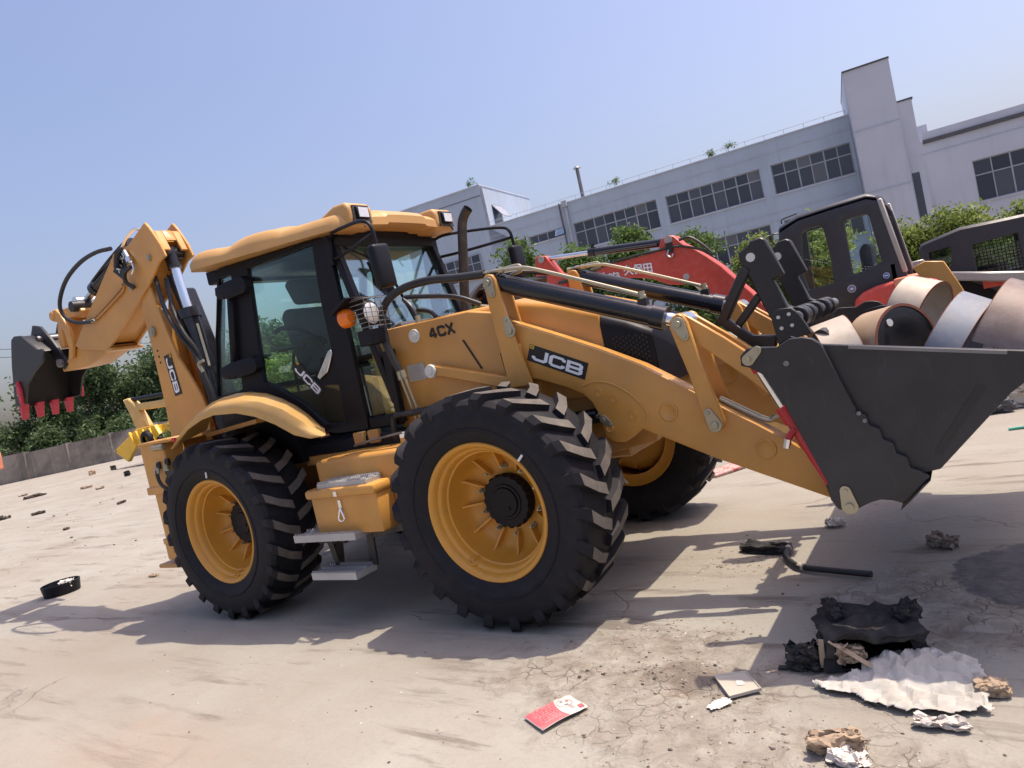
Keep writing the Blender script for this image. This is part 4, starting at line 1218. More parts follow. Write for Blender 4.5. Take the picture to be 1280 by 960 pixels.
# ---- headlamp cluster by the near front pillar
for s in (-1, 1):
    mb = MB(); mb.cyl((-.92, s*.70, 1.90), (-.87, s*.70, 1.90), .075, .085, n=24); mb.cyl((-.96, s*.70, 1.90), (-.92, s*.70, 1.90), .04, .075, n=20)
    mb.box((-.99, min(s*.56, s*.70), 1.88), (-.95, max(s*.56, s*.70), 1.92)); mb.box((-.98, min(s*.60, s*.76), 1.70), (-.86, max(s*.60, s*.76), 1.80))
    hl = P_(mb, 'headlamp', M['blackp'], bevel=.004)
    mb = MB(); mb.lathe([(.0, -.012), (.04, -.010), (.07, -.002), (.078, .004)], o=(-.872, s*.70, 1.90), ax=(-1, 0, 0), n=24); P_(mb, 'lamp_glass', M['lens'], hl)
    mb = MB()
    for k in range(7):
        z = 1.81+.03*k; mb.cyl((-.82, s*.59, z), (-.82, s*.80, z), .0028, n=5); mb.cyl((-.82, s*.80, z), (-.95, s*.80, z), .0028, n=5)
    for k in range(5):
        y = s*(.60+.05*k); mb.cyl((-.82, y, 1.80), (-.82, y, 2.0), .0028, n=5); mb.cyl((-.82, y, 2.0), (-.93, y, 2.0), .0028, n=5)
    P_(mb, 'lamp_guard', M['metalgrey'], hl)
    mb = MB(); mb.lathe([(.0, -.045), (.04, -.04), (.058, -.02), (.062, 0), (.062, .03), (.045, .05), (0, .052)], o=(-1.0, s*.79, 1.90), ax=(-1, 0, 0), n=24); P_(mb, 'turn_signal', M['amber'], hl)
    mb = MB(); mb.prism([(-1.08, 1.95), (-.92, 2.02), (-.90, 2.01), (-1.07, 1.935)], 'y', min(s*.66, s*.86), max(s*.66, s*.86)); P_(mb, 'lamp_shade', M['blackp'], hl)

# ---- rear fender
def fender(s):
    low = [(-2.74, 1.30), (-2.66, 1.335), (-2.48, 1.42), (-2.30, 1.465), (-2.14, 1.48), (-1.89, 1.46), (-1.70, 1.41), (-1.52, 1.335), (-1.36, 1.245), (-1.22, 1.205), (-1.10, 1.205)]
    hi = [(-2.73, 1.315), (-2.64, 1.365), (-2.45, 1.47), (-2.26, 1.535), (-2.10, 1.56), (-1.84, 1.545), (-1.64, 1.50), (-1.44, 1.425), (-1.28, 1.325), (-1.17, 1.24), (-1.09, 1.21)]
    inn = [(-2.66, 1.40), (-2.58, 1.50), (-2.46, 1.572), (-2.30, 1.60), (-2.16, 1.592), (-2.03, 1.555), (-1.91, 1.495), (-1.80, 1.42), (-1.71, 1.335), (-1.65, 1.26), (-1.61, 1.215)]
    mb = MB(); rings = []
    for (x0, z0), (x1, z1), (x2, z2) in zip(low, hi, inn):
        d = z1-z0
        yin = .54+.198*(-x2-1.24)+.035
        rings.append([(x0, s*1.12, z0), (x0, s*1.13, z0+d*.35), (x0*.6+x1*.4, s*1.128, z0+d*.7), (x1, s*1.105, z1), (x1*.75+x2*.25, s*(1.105*.75+yin*.25), z1*.75+z2*.25+.022), (x1*.4+x2*.6, s*(1.105*.4+yin*.6), z1*.4+z2*.6+.02), (x2, s*yin, z2), (x2, s*yin, z2-.015), (x1*.75+x2*.25, s*(1.105*.75+yin*.25), z1*.75+z2*.25-.0), (x0, s*1.10, z0+.005)])
    mb.loft(rings); P_(mb, 'rear_fender', M['fender'], ang=50)
    mb = MB(); mb.box((-2.72, min(s*.45, s*.66), 1.0), (-1.9, max(s*.45, s*.66), 1.5)); P_(mb, 'wheel_well', M['blackp'])
fender(-1); fender(1)
mb = MB(); mb.box((-2.69, -1.135, 1.355), (-2.655, -1.12, 1.385)); P_(mb, 'rear_reflector', M['red'])
mb = MB(); mb.prism([(-2.62, 1.33), (-2.0, 1.36), (-2.0, 1.39), (-2.62, 1.36)], 'y', -.9, -.66); P_(mb, 'fender_support', M['ochre_dusty'])

# ---- fuel tank, toolbox and steps on the near side
mb = MB(); mb.box((-1.47, -.93, .56), (-.62, -.55, 1.035)); tk = P_(mb, 'fuel_tank', M['ochre'], bevel=.03, seg=3)
mb = MB(); mb.cyl((-.72, -.80, 1.03), (-.72, -.80, 1.09), .045, n=20); P_(mb, 'filler_neck', M['ochre'], tk)
mb = MB(); mb.cyl((-.72, -.80, 1.09), (-.72, -.80, 1.115), .05, n=20); mb.cyl((-.72, -.80, 1.115), (-.72, -.80, 1.125), .03, n=14); P_(mb, 'filler_cap', M['chrome'], tk)
mb = MB(); mb.tube([(-1.30, -.70, 1.07), (-1.05, -.72, 1.095), (-.75, -.74, 1.115)], .008, 6); P_(mb, 'grab_rod', M['metalgrey'], tk)
mb = MB(); mb.box((-1.385, -1.09, .575), (-.80, -.935, .835)); bx = P_(mb, 'tool_box', M['ochre'], bevel=.012, seg=2)
mb = MB(); mb.box((-1.41, -1.115, .815), (-.785, -.92, .875)); P_(mb, 'tool_box_lid', M['ochre'], bx, bevel=.02, seg=2)
mb = MB(); mb.box((-1.13, -1.123, .825), (-1.10, -1.114, .855)); mb.box((-1.13, -1.102, .74), (-1.105, -1.09, .795)); mb.tube([(-1.118, -1.105, .745), (-1.145, -1.108, .68), (-1.12, -1.11, .665), (-1.095, -1.108, .68), (-1.118, -1.105, .745)], .006, 6, sub=4); P_(mb, 'box_latch', M['chrome'], bx)
def step(x0, x1, y0, y1, z, d=.055, teeth=22, nm='step'):
    mb = MB(); mb.box((x0, y0, z-d), (x1, y0+.006, z)); mb.box((x0, y1-.006, z-d), (x1, y1, z)); mb.box((x0, y0+.006, z-.012), (x1, y1-.006, z-.006)); mb.box((x0, y0+.006, z-d), (x0+.006, y1-.006, z-.012)); mb.box((x1-.006, y0+.006, z-d), (x1, y1-.006, z-.012))
    n = teeth
    for i in range(n):
        x = x0+(x1-x0)*(i+.5)/n
        for yy in (y0+.004, (y0+y1)/2, y1-.02):
            mb.prism([(x-.006, z-.004), (x+.006, z-.004), (x, z+.012)], 'y', yy, yy+.012)
    return P_(mb, nm, M['galv'], smooth=False)
step(-1.31, -.87, -1.08, -.94, .905, .03, 26); step(-1.55, -.98, -1.16, -.95, .60, .045); step(-1.46, -1.05, -1.16, -.98, .35, .045)
mb = MB(); mb.bar((-1.52, -.95, .53), (-1.30, -.95, .50), .03, .05); mb.bar((-1.0, -.99, .55), (-.70, -.93, .58), .03, .07); mb.bar((-1.40, -.96, .33), (-1.38, -.94, .54), .02, .06, (0, 1, 0)); mb.bar((-1.10, -.96, .33), (-1.08, -.94, .54), .02, .06, (0, 1, 0)); mb.box((-1.53, -.99, .49), (-1.45, -.94, .56))
P_(mb, 'step_bracket', M['exhaust'], bevel=.003)
mb = MB(); mb.prism([(-1.40, .34), (-1.46, .60), (-1.40, .60), (-1.36, .34)], 'y', -1.0, -.985); mb.prism([(-1.06, .34), (-1.06, .56), (-1.0, .56), (-1.02, .34)], 'y', -1.0, -.985); P_(mb, 'step_strap', M['hose'])

# ---- rear frame, stabilisers
mb = MB(); mb.box((-3.10, -1.0, .78), (-2.98, 1.0, 1.36)); mb.box((-3.14, -1.0, .74), (-2.9, 1.0, .80)); mb.box((-3.14, -1.0, 1.34), (-2.9, 1.0, 1.385)); mb.box((-2.98, -.36, .75), (-2.7, .36, 1.3)); P_(mb, 'rear_frame', M['ochre_dusty'], bevel=.008)
for s in (-1, 1):
    mb = MB(); ya, yb = sorted((s*1.11, s*.94))
    mb.box((-3.190, ya, 1.0), (-2.870, yb, 1.375)); mb.box((-3.215, ya-.012, .98), (-2.850, yb+.012, 1.04)); mb.box((-3.200, ya-.008, 1.36), (-2.770, yb+.008, 1.39))
    st = P_(mb, 'stabiliser_housing', M['ochre'], bevel=.008)
    mb = MB(); mb.box((-3.160, ya+.015, .60), (-2.920, yb-.015, .98)); mb.box((-3.180, ya, .58), (-2.890, yb, .625)); mb.box((-3.175, ya+.006, .455), (-2.920, yb-.006, .58)); mb.cyl((-3.070, ya-.004, .53), (-3.070, yb+.004, .53), .02, n=12); P_(mb, 'stabiliser_leg', M['ochre'], st, bevel=.007)
    mb = MB(); mb.box((-3.250, ya-.04, .405), (-2.850, yb+.04, .435)); P_(mb, 'foot_pad', M['ochre_dusty'], st, bevel=.005)
mb = MB(); mb.cyl((-2.970, -1.125, 1.20), (-2.950, -1.110, 1.20), .028, n=14); mb.cyl((-2.850, -1.125, 1.215), (-2.830, -1.110, 1.215), .028, n=14); mb.tube([(-2.970, -1.125, 1.20), (-2.960, -1.150, 1.14), (-2.940, -1.145, 1.05), (-2.850, -1.095, .95), (-2.770, -1.035, .88)], .014, 8); mb.tube([(-2.850, -1.125, 1.215), (-2.840, -1.140, 1.14), (-2.810, -1.115, 1.05), (-2.730, -1.035, .98)], .014, 8); P_(mb, 'stabiliser_hose', M['hose'])
mb = MB(); mb.cyl((-2.970, -1.130, 1.20), (-2.963, -1.145, 1.14), .019, n=8); mb.cyl((-2.850, -1.130, 1.215), (-2.845, -1.140, 1.15), .019, n=8); mb.cyl((-2.990, -1.115, 1.335), (-2.850, -1.115, 1.335), .022, n=10); P_(mb, 'hose_end', M['zinc'])

# ---- backhoe: slew post, boom, dipper, bucket, rams  (offset to the near side)
YC = -.55
mb = MB(); mb.box((-3.5, YC-.2, .80), (-3.14, YC+.2, 1.30)); mb.cyl((-3.35, YC, .72), (-3.35, YC, 1.38), .12, n=18); P_(mb, 'slew_post', M['ochre_dusty'], bevel=.01)
BO = [(-3.36, 2.63), (-3.43, 2.48), (-3.42, 2.11), (-3.43, 1.70), (-3.47, 1.20), (-3.38, 1.10), (-3.05, 1.10), (-2.93, 1.25), (-2.86, 1.50), (-2.90, 1.66), (-2.97, 1.80), (-3.09, 2.01), (-3.16, 2.25), (-3.24, 2.63), (-3.27, 2.78), (-3.36, 2.78)]
mb = MB(); mb.prism(BO, 'y', YC-.13, YC-.105); mb.prism(BO, 'y', YC+.105, YC+.13)
mb.prism([(-3.42, 2.45), (-3.40, 2.1), (-3.41, 1.7), (-3.44, 1.25), (-3.30, 1.25), (-3.30, 1.7), (-3.30, 2.1), (-3.32, 2.45)], 'y', YC-.105, YC+.105)
boom = P_(mb, 'boom', M['ochre'], bevel=.005)
logo_plate((-3.275, YC-.1315, 2.05), (.028, 0, -.345), (.345, 0, .028), .345, .105, boom, (0, -1, 0))
mb = MB(); mb.cyl((-3.335, YC-.15, 2.27), (-3.335, YC-.128, 2.27), .042, n=20); mb.cyl((-3.335, YC-.155, 2.27), (-3.335, YC-.15, 2.27), .025, n=14); P_(mb, 'boom_pin', M['zinc'], boom)
mb = MB()
for z in (2.11, 2.06, 2.01): mb.cyl((-3.345, YC-.134, z), (-3.345, YC-.129, z), .009, n=8)
P_(mb, 'bolt_hole', M['printblack'], boom)
DI = [(-3.07, 3.12), (-3.03, 3.07), (-2.98, 2.99), (-2.93, 2.90), (-2.90, 2.80), (-3.0, 2.775), (-3.10, 2.71), (-3.23, 2.63), (-3.35, 2.575), (-4.01, 2.275), (-4.05, 2.25), (-4.52, 2.34), (-4.60, 2.395), (-4.30, 2.59), (-3.95, 2.80), (-3.62, 3.0), (-3.36, 3.015)]
mb = MB(); mb.prism(DI, 'y', YC-.15, YC-.125); mb.prism([(x+.0, z) for x, z in DI], 'y', YC+.09, YC+.115)
mb.prism([(-3.34, 2.98), (-3.08, 2.99), (-3.06, 2.96), (-3.3, 2.62), (-4.0, 2.30), (-4.5, 2.36), (-4.56, 2.40), (-4.28, 2.57), (-3.62, 2.96)], 'y', YC-.125, YC+.09)
mb.prism([(-3.02, 3.04), (-2.995, 3.02), (-2.93, 2.86), (-2.95, 2.85)], 'y', YC-.125, YC-.06); mb.prism([(-3.02, 3.04), (-2.995, 3.02), (-2.93, 2.86), (-2.95, 2.85)], 'y', YC+.03, YC+.09)
mb.prism([(-3.025, 3.045), (-3.0, 3.03), (-2.965, 2.945), (-2.985, 2.945)], 'y', YC-.06, YC+.03)
mb.cyl((-2.985, YC+.115, 2.84), (-2.985, YC+.15, 2.84), .03, n=14)
di = P_(mb, 'dipper', M['ochre'], bevel=.005)
mb = MB(); mb.prism([(-4.02, 2.285), (-4.05, 2.255), (-4.50, 2.18), (-5.00, 2.21), (-4.99, 2.26), (-4.60, 2.39)], 'y', YC-.12, YC+.09)
mb.box((-4.1, YC-.165, 2.235), (-3.98, YC+.13, 2.26)); P_(mb, 'dipper_nose', M['ochre'], di, bevel=.006)
mb = MB()
for q in ((-3.11, 2.84), (-3.46, 2.68)): mb.cyl((q[0], YC-.162, q[1]), (q[0], YC-.148, q[1]), .028, n=16); mb.cyl((q[0], YC-.168, q[1]), (q[0], YC-.16, q[1]), .016, n=8)
P_(mb, 'dipper_pin', M['zinc'], di)
mb = MB(); mb.tube([(-3.55, YC-.165, 2.71), (-3.60, YC-.165, 2.67), (-4.04, YC-.165, 2.555), (-4.13, YC-.165, 2.54)], .010, 6, sub=3); mb.tube([(-3.56, YC-.165, 2.74), (-3.62, YC-.165, 2.70), (-4.04, YC-.165, 2.585), (-4.13, YC-.165, 2.56)], .010, 6, sub=3); P_(mb, 'dipper_pipe', M['ochre_dusty'], di)
mb = MB(); mb.prism([(-3.49, 3.0), (-3.385, 2.91), (-3.565, 2.775), (-3.675, 2.865)], 'y', YC-.1535, YC-.151); dl = P_(mb, 'model_plate', M['printblack'], di, smooth=False)
ex = Vector((.18, 0, .135)).normalized(); ey = Vector((-.135, 0, .18)).normalized()
lettering('plate_letters', [G['X'], G['T'], G['7'], G['A']], Vector((-3.585, YC-.1545, 2.83)), ex*.04, ey*.052, .2, M['white'], dl, 1.28)
mb = MB(); a, b = Vector((-3.50, YC-.02, 3.06)), Vector((-4.42, YC-.02, 2.80)); d = (b-a).normalized()
mb.cyl(a, a+d*.78, .06, n=20); mb.cyl(a+d*.74, a+d*.80, .07, n=20); mb.tube([a+Vector((0, -.06, .03)), a+d*.3+Vector((0, -.07, .03)), a+d*.7+Vector((0, -.06, .03))], .012, 6); ram = P_(mb, 'bucket_ram', M['glossblack'])
mb = MB(); mb.cyl(a+d*.78, b+d*.08, .03, n=16); mb.cyl(b+d*.08-Vector((0, .09, 0)), b+d*.08+Vector((0, .09, 0)), .055, n=16); P_(mb, 'ram_rod', M['chrome'], ram)
# tipping link
TL = [(-4.86, 2.78), (-4.90, 2.74), (-4.87, 2.68), (-4.80, 2.66), (-4.72, 2.55), (-4.70, 2.40), (-4.76, 2.30), (-4.68, 2.30), (-4.62, 2.42), (-4.62, 2.56), (-4.72, 2.72), (-4.78, 2.78)]
mb = MB(); mb.prism(TL, 'y', YC-.16, YC-.125); mb.prism(TL, 'y', YC+.09, YC+.125); mb.prism([(-4.86, 2.77), (-4.45, 2.76), (-4.40, 2.68), (-4.50, 2.65), (-4.86, 2.69)], 'y', YC-.12, YC+.085); mb.prism([(-4.86, 2.74), (-4.95, 2.5), (-4.93, 2.42), (-4.86, 2.44), (-4.80, 2.70)], 'y', YC-.12, YC+.085)
mb.cyl((-4.86, YC-.17, 2.73), (-4.86, YC+.14, 2.73), .045, n=14); P_(mb, 'tipping_link', M['ochre'], bevel=.006)
mb = MB(); mb.cyl((-4.46, YC-.17, 2.735), (-4.46, YC+.14, 2.735), .05, n=14); P_(mb, 'link_pin', M['hose'])
# big hose loop and fittings
mb = MB(); mb.tube([(-3.54, YC-.2, 3.03), (-3.70, YC-.24, 3.04), (-3.93, YC-.26, 3.02), (-4.18, YC-.27, 2.95), (-4.36, YC-.27, 2.85), (-4.47, YC-.26, 2.74), (-4.46, YC-.24, 2.64), (-4.36, YC-.21, 2.57), (-4.22, YC-.18, 2.54), (-4.12, YC-.17, 2.54)], .018, 8)
mb.tube([(-3.46, YC-.15, 3.01), (-3.52, YC-.17, 2.97), (-3.56, YC-.18, 2.87)], .024, 8); mb.tube([(-3.40, YC-.165, 2.66), (-3.44, YC-.2, 2.72), (-3.41, YC-.21, 2.79), (-3.33, YC-.2, 2.82)], .018, 8)
P_(mb, 'dipper_hose', M['hose'])
mb = MB(); mb.tube([(-3.46, YC-.15, 3.02), (-3.38, YC-.14, 3.08), (-3.28, YC-.12, 3.12), (-3.2, YC-.08, 3.10)], .012, 6); mb.cyl((-3.40, YC-.17, 2.97), (-3.33, YC-.18, 2.85), .02, n=8); mb.cyl((-3.36, YC-.18, 2.90), (-3.34, YC-.185, 2.86), .03, n=6); mb.tube([(-3.33, YC-.18, 2.86), (-3.30, YC-.19, 2.80), (-3.33, YC-.2, 2.76)], .011, 6); mb.tube([(-3.5, YC-.165, 2.93), (-3.42, YC-.175, 2.92)], .011, 6); mb.cyl((-4.16, YC-.17, 2.54), (-4.10, YC-.165, 2.545), .022, n=6)
P_(mb, 'hose_coupling', M['chrome'])
# boom ram behind, dipper ram
a, b = Vector((-3.02, YC-.02, 2.85)), Vector((-2.86, YC-.02, 1.5)); d = (b-a).normalized()
mb = MB(); mb.cyl(a+d*.50, b+d*.25, .075, n=20); mb.cyl(a+d*.48, a+d*.56, .088, n=20); mb.cyl(a-Vector((0, .09, 0)), a+Vector((0, .09, 0)), .055, n=16); mb.cyl(a-d*.04, a+d*.13, .055, n=16); rm = P_(mb, 'dipper_ram', M['glossblack'])
mb = MB(); mb.cyl(a+d*.12, a+d*.52, .038, n=18); P_(mb, 'ram_rod', M['chrome'], rm)
mb = MB(); mb.tube([a+d*.62+Vector((.085, -.02, 0)), a+d*.9+Vector((.09, -.03, 0)), a+d*.98+Vector((.10, -.04, 0))], .011, 6); mb.tube([a+d*1.02+Vector((.07, -.09, 0)), a+d*.95+Vector((.06, -.10, 0)), a+d*.93+Vector((.12, -.09, 0))], .013, 6); P_(mb, 'ram_pipe', M['zinc'], rm)
mb = MB()
mb.tube([(-3.18, YC-.10, 2.70), (-3.10, YC-.13, 2.40), (-2.99, YC-.12, 2.16), (-2.90, YC-.1, 2.0), (-2.80, YC-.1, 1.7), (-2.78, YC-.1, 1.5)], .018, 8); mb.tube([(-3.10, YC-.06, 2.66), (-3.04, YC-.1, 2.40), (-2.94, YC-.12, 2.18), (-2.86, YC-.08, 1.95), (-2.84, YC-.1, 1.5)], .018, 8); mb.tube([(-3.14, YC, 2.7), (-3.06, YC, 2.4), (-2.98, YC-.02, 2.1), (-2.95, YC, 1.6)], .022, 8)
P_(mb, 'boom_hose', M['hose'])
mb = MB(); mb.bar((-3.02, YC+.05, 2.55), (-2.78, YC+.05, 1.55), .09, .12, (0, 1, 0)); P_(mb, 'boom_ram', M['glossblack'], bevel=.02)
# backhoe bucket
BB = [(-5.56, 2.60), (-5.53, 2.645), (-5.46, 2.665), (-5.33, 2.645), (-5.24, 2.58), (-5.08, 2.46), (-4.97, 2.45), (-4.96, 2.40), (-5.03, 2.33), (-5.23, 2.27), (-5.44, 2.175), (-5.57, 2.0), (-5.78, 2.0), (-5.77, 2.11), (-5.66, 2.40)]
mb = MB(); mb.prism(BB, 'y', YC-.27, YC-.25); mb.prism(BB, 'y', YC+.25, YC+.27)
sh = [(-5.78, 2.0), (-5.765, 2.11), (-5.66, 2.40), (-5.555, 2.60), (-5.53, 2.64), (-5.46, 2.66), (-5.33, 2.64), (-5.24, 2.575), (-5.08, 2.455)]
mb.loft([[(x, YC-.25, z), (x+.012, YC-.25, z-.02), (x+.012, YC+.25, z-.02), (x, YC+.25, z)] for x, z in sh])
bb = P_(mb, 'backhoe_bucket', M['black'], bevel=.003)
for q in (-.13, .10):
    mb = MB(); mb.prism([(-5.45, 2.64), (-5.36, 2.74), (-5.22, 2.70), (-5.08, 2.56), (-4.90, 2.34), (-4.86, 2.26), (-4.95, 2.22), (-5.1, 2.38)], 'y', YC+q, YC+q+.03); P_(mb, 'hinge_plate', M['black'], bb, bevel=.004)
mb = MB(); mb.cyl((-4.95, YC-.17, 2.29), (-4.95, YC+.15, 2.29), .04, n=14); mb.cyl((-5.24, YC-.17, 2.58), (-5.24, YC+.15, 2.58), .035, n=14); P_(mb, 'bucket_pin', M['metalgrey'], bb)
for k in range(4):
    y = YC-.215+.1435*k
    mb = MB(); mb.loft([[(-5.79, y-.034, 2.01), (-5.70, y-.034, 2.01), (-5.70, y+.034, 2.01), (-5.79, y+.034, 2.01)], [(-5.79, y-.030, 1.86), (-5.765, y-.030, 1.86), (-5.765, y+.030, 1.86), (-5.79, y+.030, 1.86)]]); P_(mb, 'bucket_tooth', M['teeth'], bb, bevel=.004)
for s in (-1, 1):
    mb = MB(); y = YC+s*.285; mb.prism([(-5.585, 2.24), (-5.63, 2.13), (-5.615, 2.02), (-5.585, 1.985), (-5.56, 2.06), (-5.555, 2.16)], 'y', y-.016, y+.016); P_(mb, 'side_cutter', M['teeth'], bb, bevel=.005)
    mb = MB()
    for z in (2.10, 2.2): mb.cyl((-5.60, y-.025, z), (-5.60, y+.025, z), .012, n=6)
    P_(mb, 'cutter_bolt', M['zinc'], bb)

# ---- loader bucket
BA = [(1.50, 1.205), (1.505, 1.245), (1.535, 1.27), (1.575, 1.268), (1.65, 1.255), (1.70, 1.277), (1.75, 1.275), (1.785, 1.262), (1.812, 1.235), (1.85, 1.10), (1.89, .965)]
saw = []
p0, p1 = Vector((1.89, .965)), Vector((2.05, .705))
for i in range(10):
    f = i/9; q = p0.lerp(p1, f)
    n = Vector((.85, .52))*(.010 if i % 2 else -.006)*(1.2)
    saw.append((q.x+n.x, q.y+n.y))
BA2 = BA+saw+[(2.082, .69), (2.03, .64), (1.985, .598), (1.95, .612), (1.91, .618), (1.87, .608), (1.83, .59), (1.79, .578), (1.755, .59), (1.735, .63), (1.735, .70), (1.64, 1.01), (1.585, 1.15), (1.535, 1.19)]
mb = MB(); mb.prism(BA2, 'y', -1.19, -1.165)
bk = P_(mb, 'loader_bucket', M['bucket'], bevel=.003)
mb = MB(); mb.prism(BA2, 'y', 1.165, 1.19); P_(mb, 'cheek_plate', M['bucket'], bk, bevel=.003)
BBp = [(1.70, 1.225), (1.80, 1.235), (2.42, 1.095), (2.68, 1.05), (2.66, 1.01), (2.45, 1.01), (2.37, .955), (2.12, .71), (2.06, .70), (1.80, .66), (1.70, .85)]  # unseen tip drawn out past its measured end to widen the ground shadow
for s in (-1, 1):
    mb = MB(); mb.prism(BBp, 'y', s*1.163, s*1.14); P_(mb, 'side_plate', M['bucket'], bk, bevel=.003)
mb = MB(); mb.bar((1.90, -1.167, 1.205), (2.38, -1.167, 1.095), .006, .012); P_(mb, 'weld_bead', M['metalgrey'], bk)
mb = MB()
fl = [(1.635, 1.03), (1.66, .95), (1.72, .74), (1.78, .62), (1.86, .62), (1.97, .62), (2.10, .72), (2.36, .965), (2.45, 1.02), (2.66, 1.03)]  # last lip point lengthened with the side plates, for the shadow it casts
rings = []
for (x, z) in fl: rings.append([(x, -1.14, z), (x, 1.14, z), (x+.012, 1.14, z+.016), (x+.012, -1.14, z+.016)])
mb.loft(rings); P_(mb, 'bucket_shell', M['bucket'], bk)
mb = MB(); mb.prism([(2.06, .665), (2.085, .68), (2.0, .60), (1.97, .575)], 'y', -1.2, 1.2); mb.prism([(2.69, 1.05), (2.70, 1.02), (2.60, 1.005), (2.60, 1.025)], 'y', -1.17, 1.17); P_(mb, 'cutting_edge', M['exhaust'], bk)
mb = MB(); mb.prism([(2.30, .985), (2.13, .76), (2.11, .775), (2.28, 1.0)], 'y', -1.1655, -1.163); P_(mb, 'wear_strip', M['black'], bk)
mb = MB(); pear(mb, (1.80, .60), R(95), r=.03, r2=.02, L=.062, y0=-1.20, y1=-1.1905); P_(mb, 'pin_plate', M['zinc'], bk)
mb = MB(); pear(mb, (1.535, 1.225), R(38), r=.024, r2=.018, L=.05, y0=-1.20, y1=-1.1905); P_(mb, 'pin_plate', M['zinc'], bk)
mb = MB(); mb.cyl((1.675, -1.196, 1.185), (1.675, -1.19, 1.185), .011, n=12); mb.cyl((1.895, -1.2, .955), (1.895, -1.188, .955), .008, n=8); mb.cyl((1.91, -1.2, .925), (1.91, -1.188, .925), .008, n=8); P_(mb, 'cheek_bolt', M['metalgrey'], bk)
# arm to bucket hinge
mb = MB(); mb.cyl((1.66, -.60, .52), (1.66, .60, .52), .05, n=16); mb.prism([(1.60, .60), (1.62, .47), (1.70, .46), (1.80, .60), (1.74, .75)], 'y', -.62, -.60); mb.prism([(1.60, .60), (1.62, .47), (1.70, .46), (1.80, .60), (1.74, .75)], 'y', -.44, -.42); P_(mb, 'bucket_hinge', M['black'], bk)
# red clam ram on the near side
a, b = Vector((1.487, -.88, 1.15)), Vector((1.69, -.88, .62)); d = (b-a).normalized()
mb = MB(); mb.cyl(a+d*.21, b, .029, n=14); mb.cyl(a+d*.19, a+d*.27, .036, n=14); mb.cyl(a-d*.06, a+d*.01, .03, n=12); mb.cyl(a+d*.3+Vector((-.005, -.02, 0)), a+d*.33+Vector((-.05, -.03, -.01)), .016, n=8); rr_ = P_(mb, 'clam_ram', M['red'], bk)
mb = MB(); mb.cyl(a, a+d*.23, .022, n=14); P_(mb, 'clam_rod', M['chrome'], bk)
mb = MB(); mb.tube([a+d*.33+Vector((-.05, -.03, -.01)), a+d*.36+Vector((-.075, -.03, -.02))], .016, 8); mb.tube([b+Vector((.0, -.03, .05)), b+Vector((.02, -.04, 0)), b+Vector((.06, -.2, -.05))], .014, 8); P_(mb, 'clam_hose_end', M['chrome'], bk)
# pallet forks folded up behind the bucket
mb = MB(); mb.cyl((1.59, -.44, 1.325), (1.59, .72, 1.325), .030, n=16); P_(mb, 'fork_shaft', M['metalgrey'], bk)
mb = MB()
for y0, y1 in ((-.40, -.27), (-.21, -.14), (.0, .07), (.24, .34), (.40, .46)):
    mb.cyl((1.59, y0, 1.325), (1.59, y1, 1.325), .052, n=20)
P_(mb, 'shaft_collar', M['black'], bk, bevel=.004)
mb = MB(); mb.prism([(1.50, 1.22), (1.49, 1.36), (1.53, 1.385), (1.59, 1.38), (1.62, 1.34), (1.66, 1.24)], 'y', -.50, -.475); q_ = P_(mb, 'shaft_plate', M['black'], bk, bevel=.003)
mb = MB()
for x, z in ((1.525, 1.345), (1.575, 1.35), (1.53, 1.29), (1.58, 1.295)): mb.cyl((x, -.505, z), (x, -.498, z), .009, n=10)
P_(mb, 'plate_bolt', M['pale'], bk)
FK = [(1.36, 1.655), (1.362, 1.70), (1.42, 1.728), (1.43, 1.745), (1.485, 1.752), (1.505, 1.735), (1.56, 1.545), (1.505, 1.53), (1.545, 1.39), (1.60, 1.36), (1.60, 1.31), (1.52, 1.28), (1.47, 1.30), (1.43, 1.42), (1.40, 1.55)]
for y in (-.36, .24):
    mb = MB(); mb.prism(FK, 'y', y, y+.05); fk = P_(mb, 'pallet_fork', M['black'], bk, bevel=.006)
    mb = MB(); mb.cyl((1.42, y-.004, 1.665), (1.42, y+.054, 1.665), .023, n=18); P_(mb, 'fork_hole_plug', M['pale'], bk)
mb = MB()
for y in (-.345,):
    mb.bar((1.385, y, 1.62), (1.20, y+.02, 1.365), .05, .055, (0, 1, 0)); mb.bar((1.19, y+.02, 1.40), (1.37, y, 1.225), .05, .05, (0, 1, 0)); mb.bar((1.42, y+.02, 1.47), (1.25, y+.03, 1.31), .04, .04, (0, 1, 0))
mb.bar((1.35, -.345, 1.245), (1.46, -.345, 1.225), .05, .06)
P_(mb, 'fork_tine', M['black'], bk, bevel=.006)
mb = MB(); mb.cyl((1.68, -.42, 1.20), (1.72, -.30, 1.215), .045, n=14); mb.prism([(1.62, 1.18), (1.64, 1.26), (1.69, 1.28), (1.74, 1.25), (1.75, 1.18)], 'y', -1.1, -1.08); P_(mb, 'hook_lug', M['black'], bk)

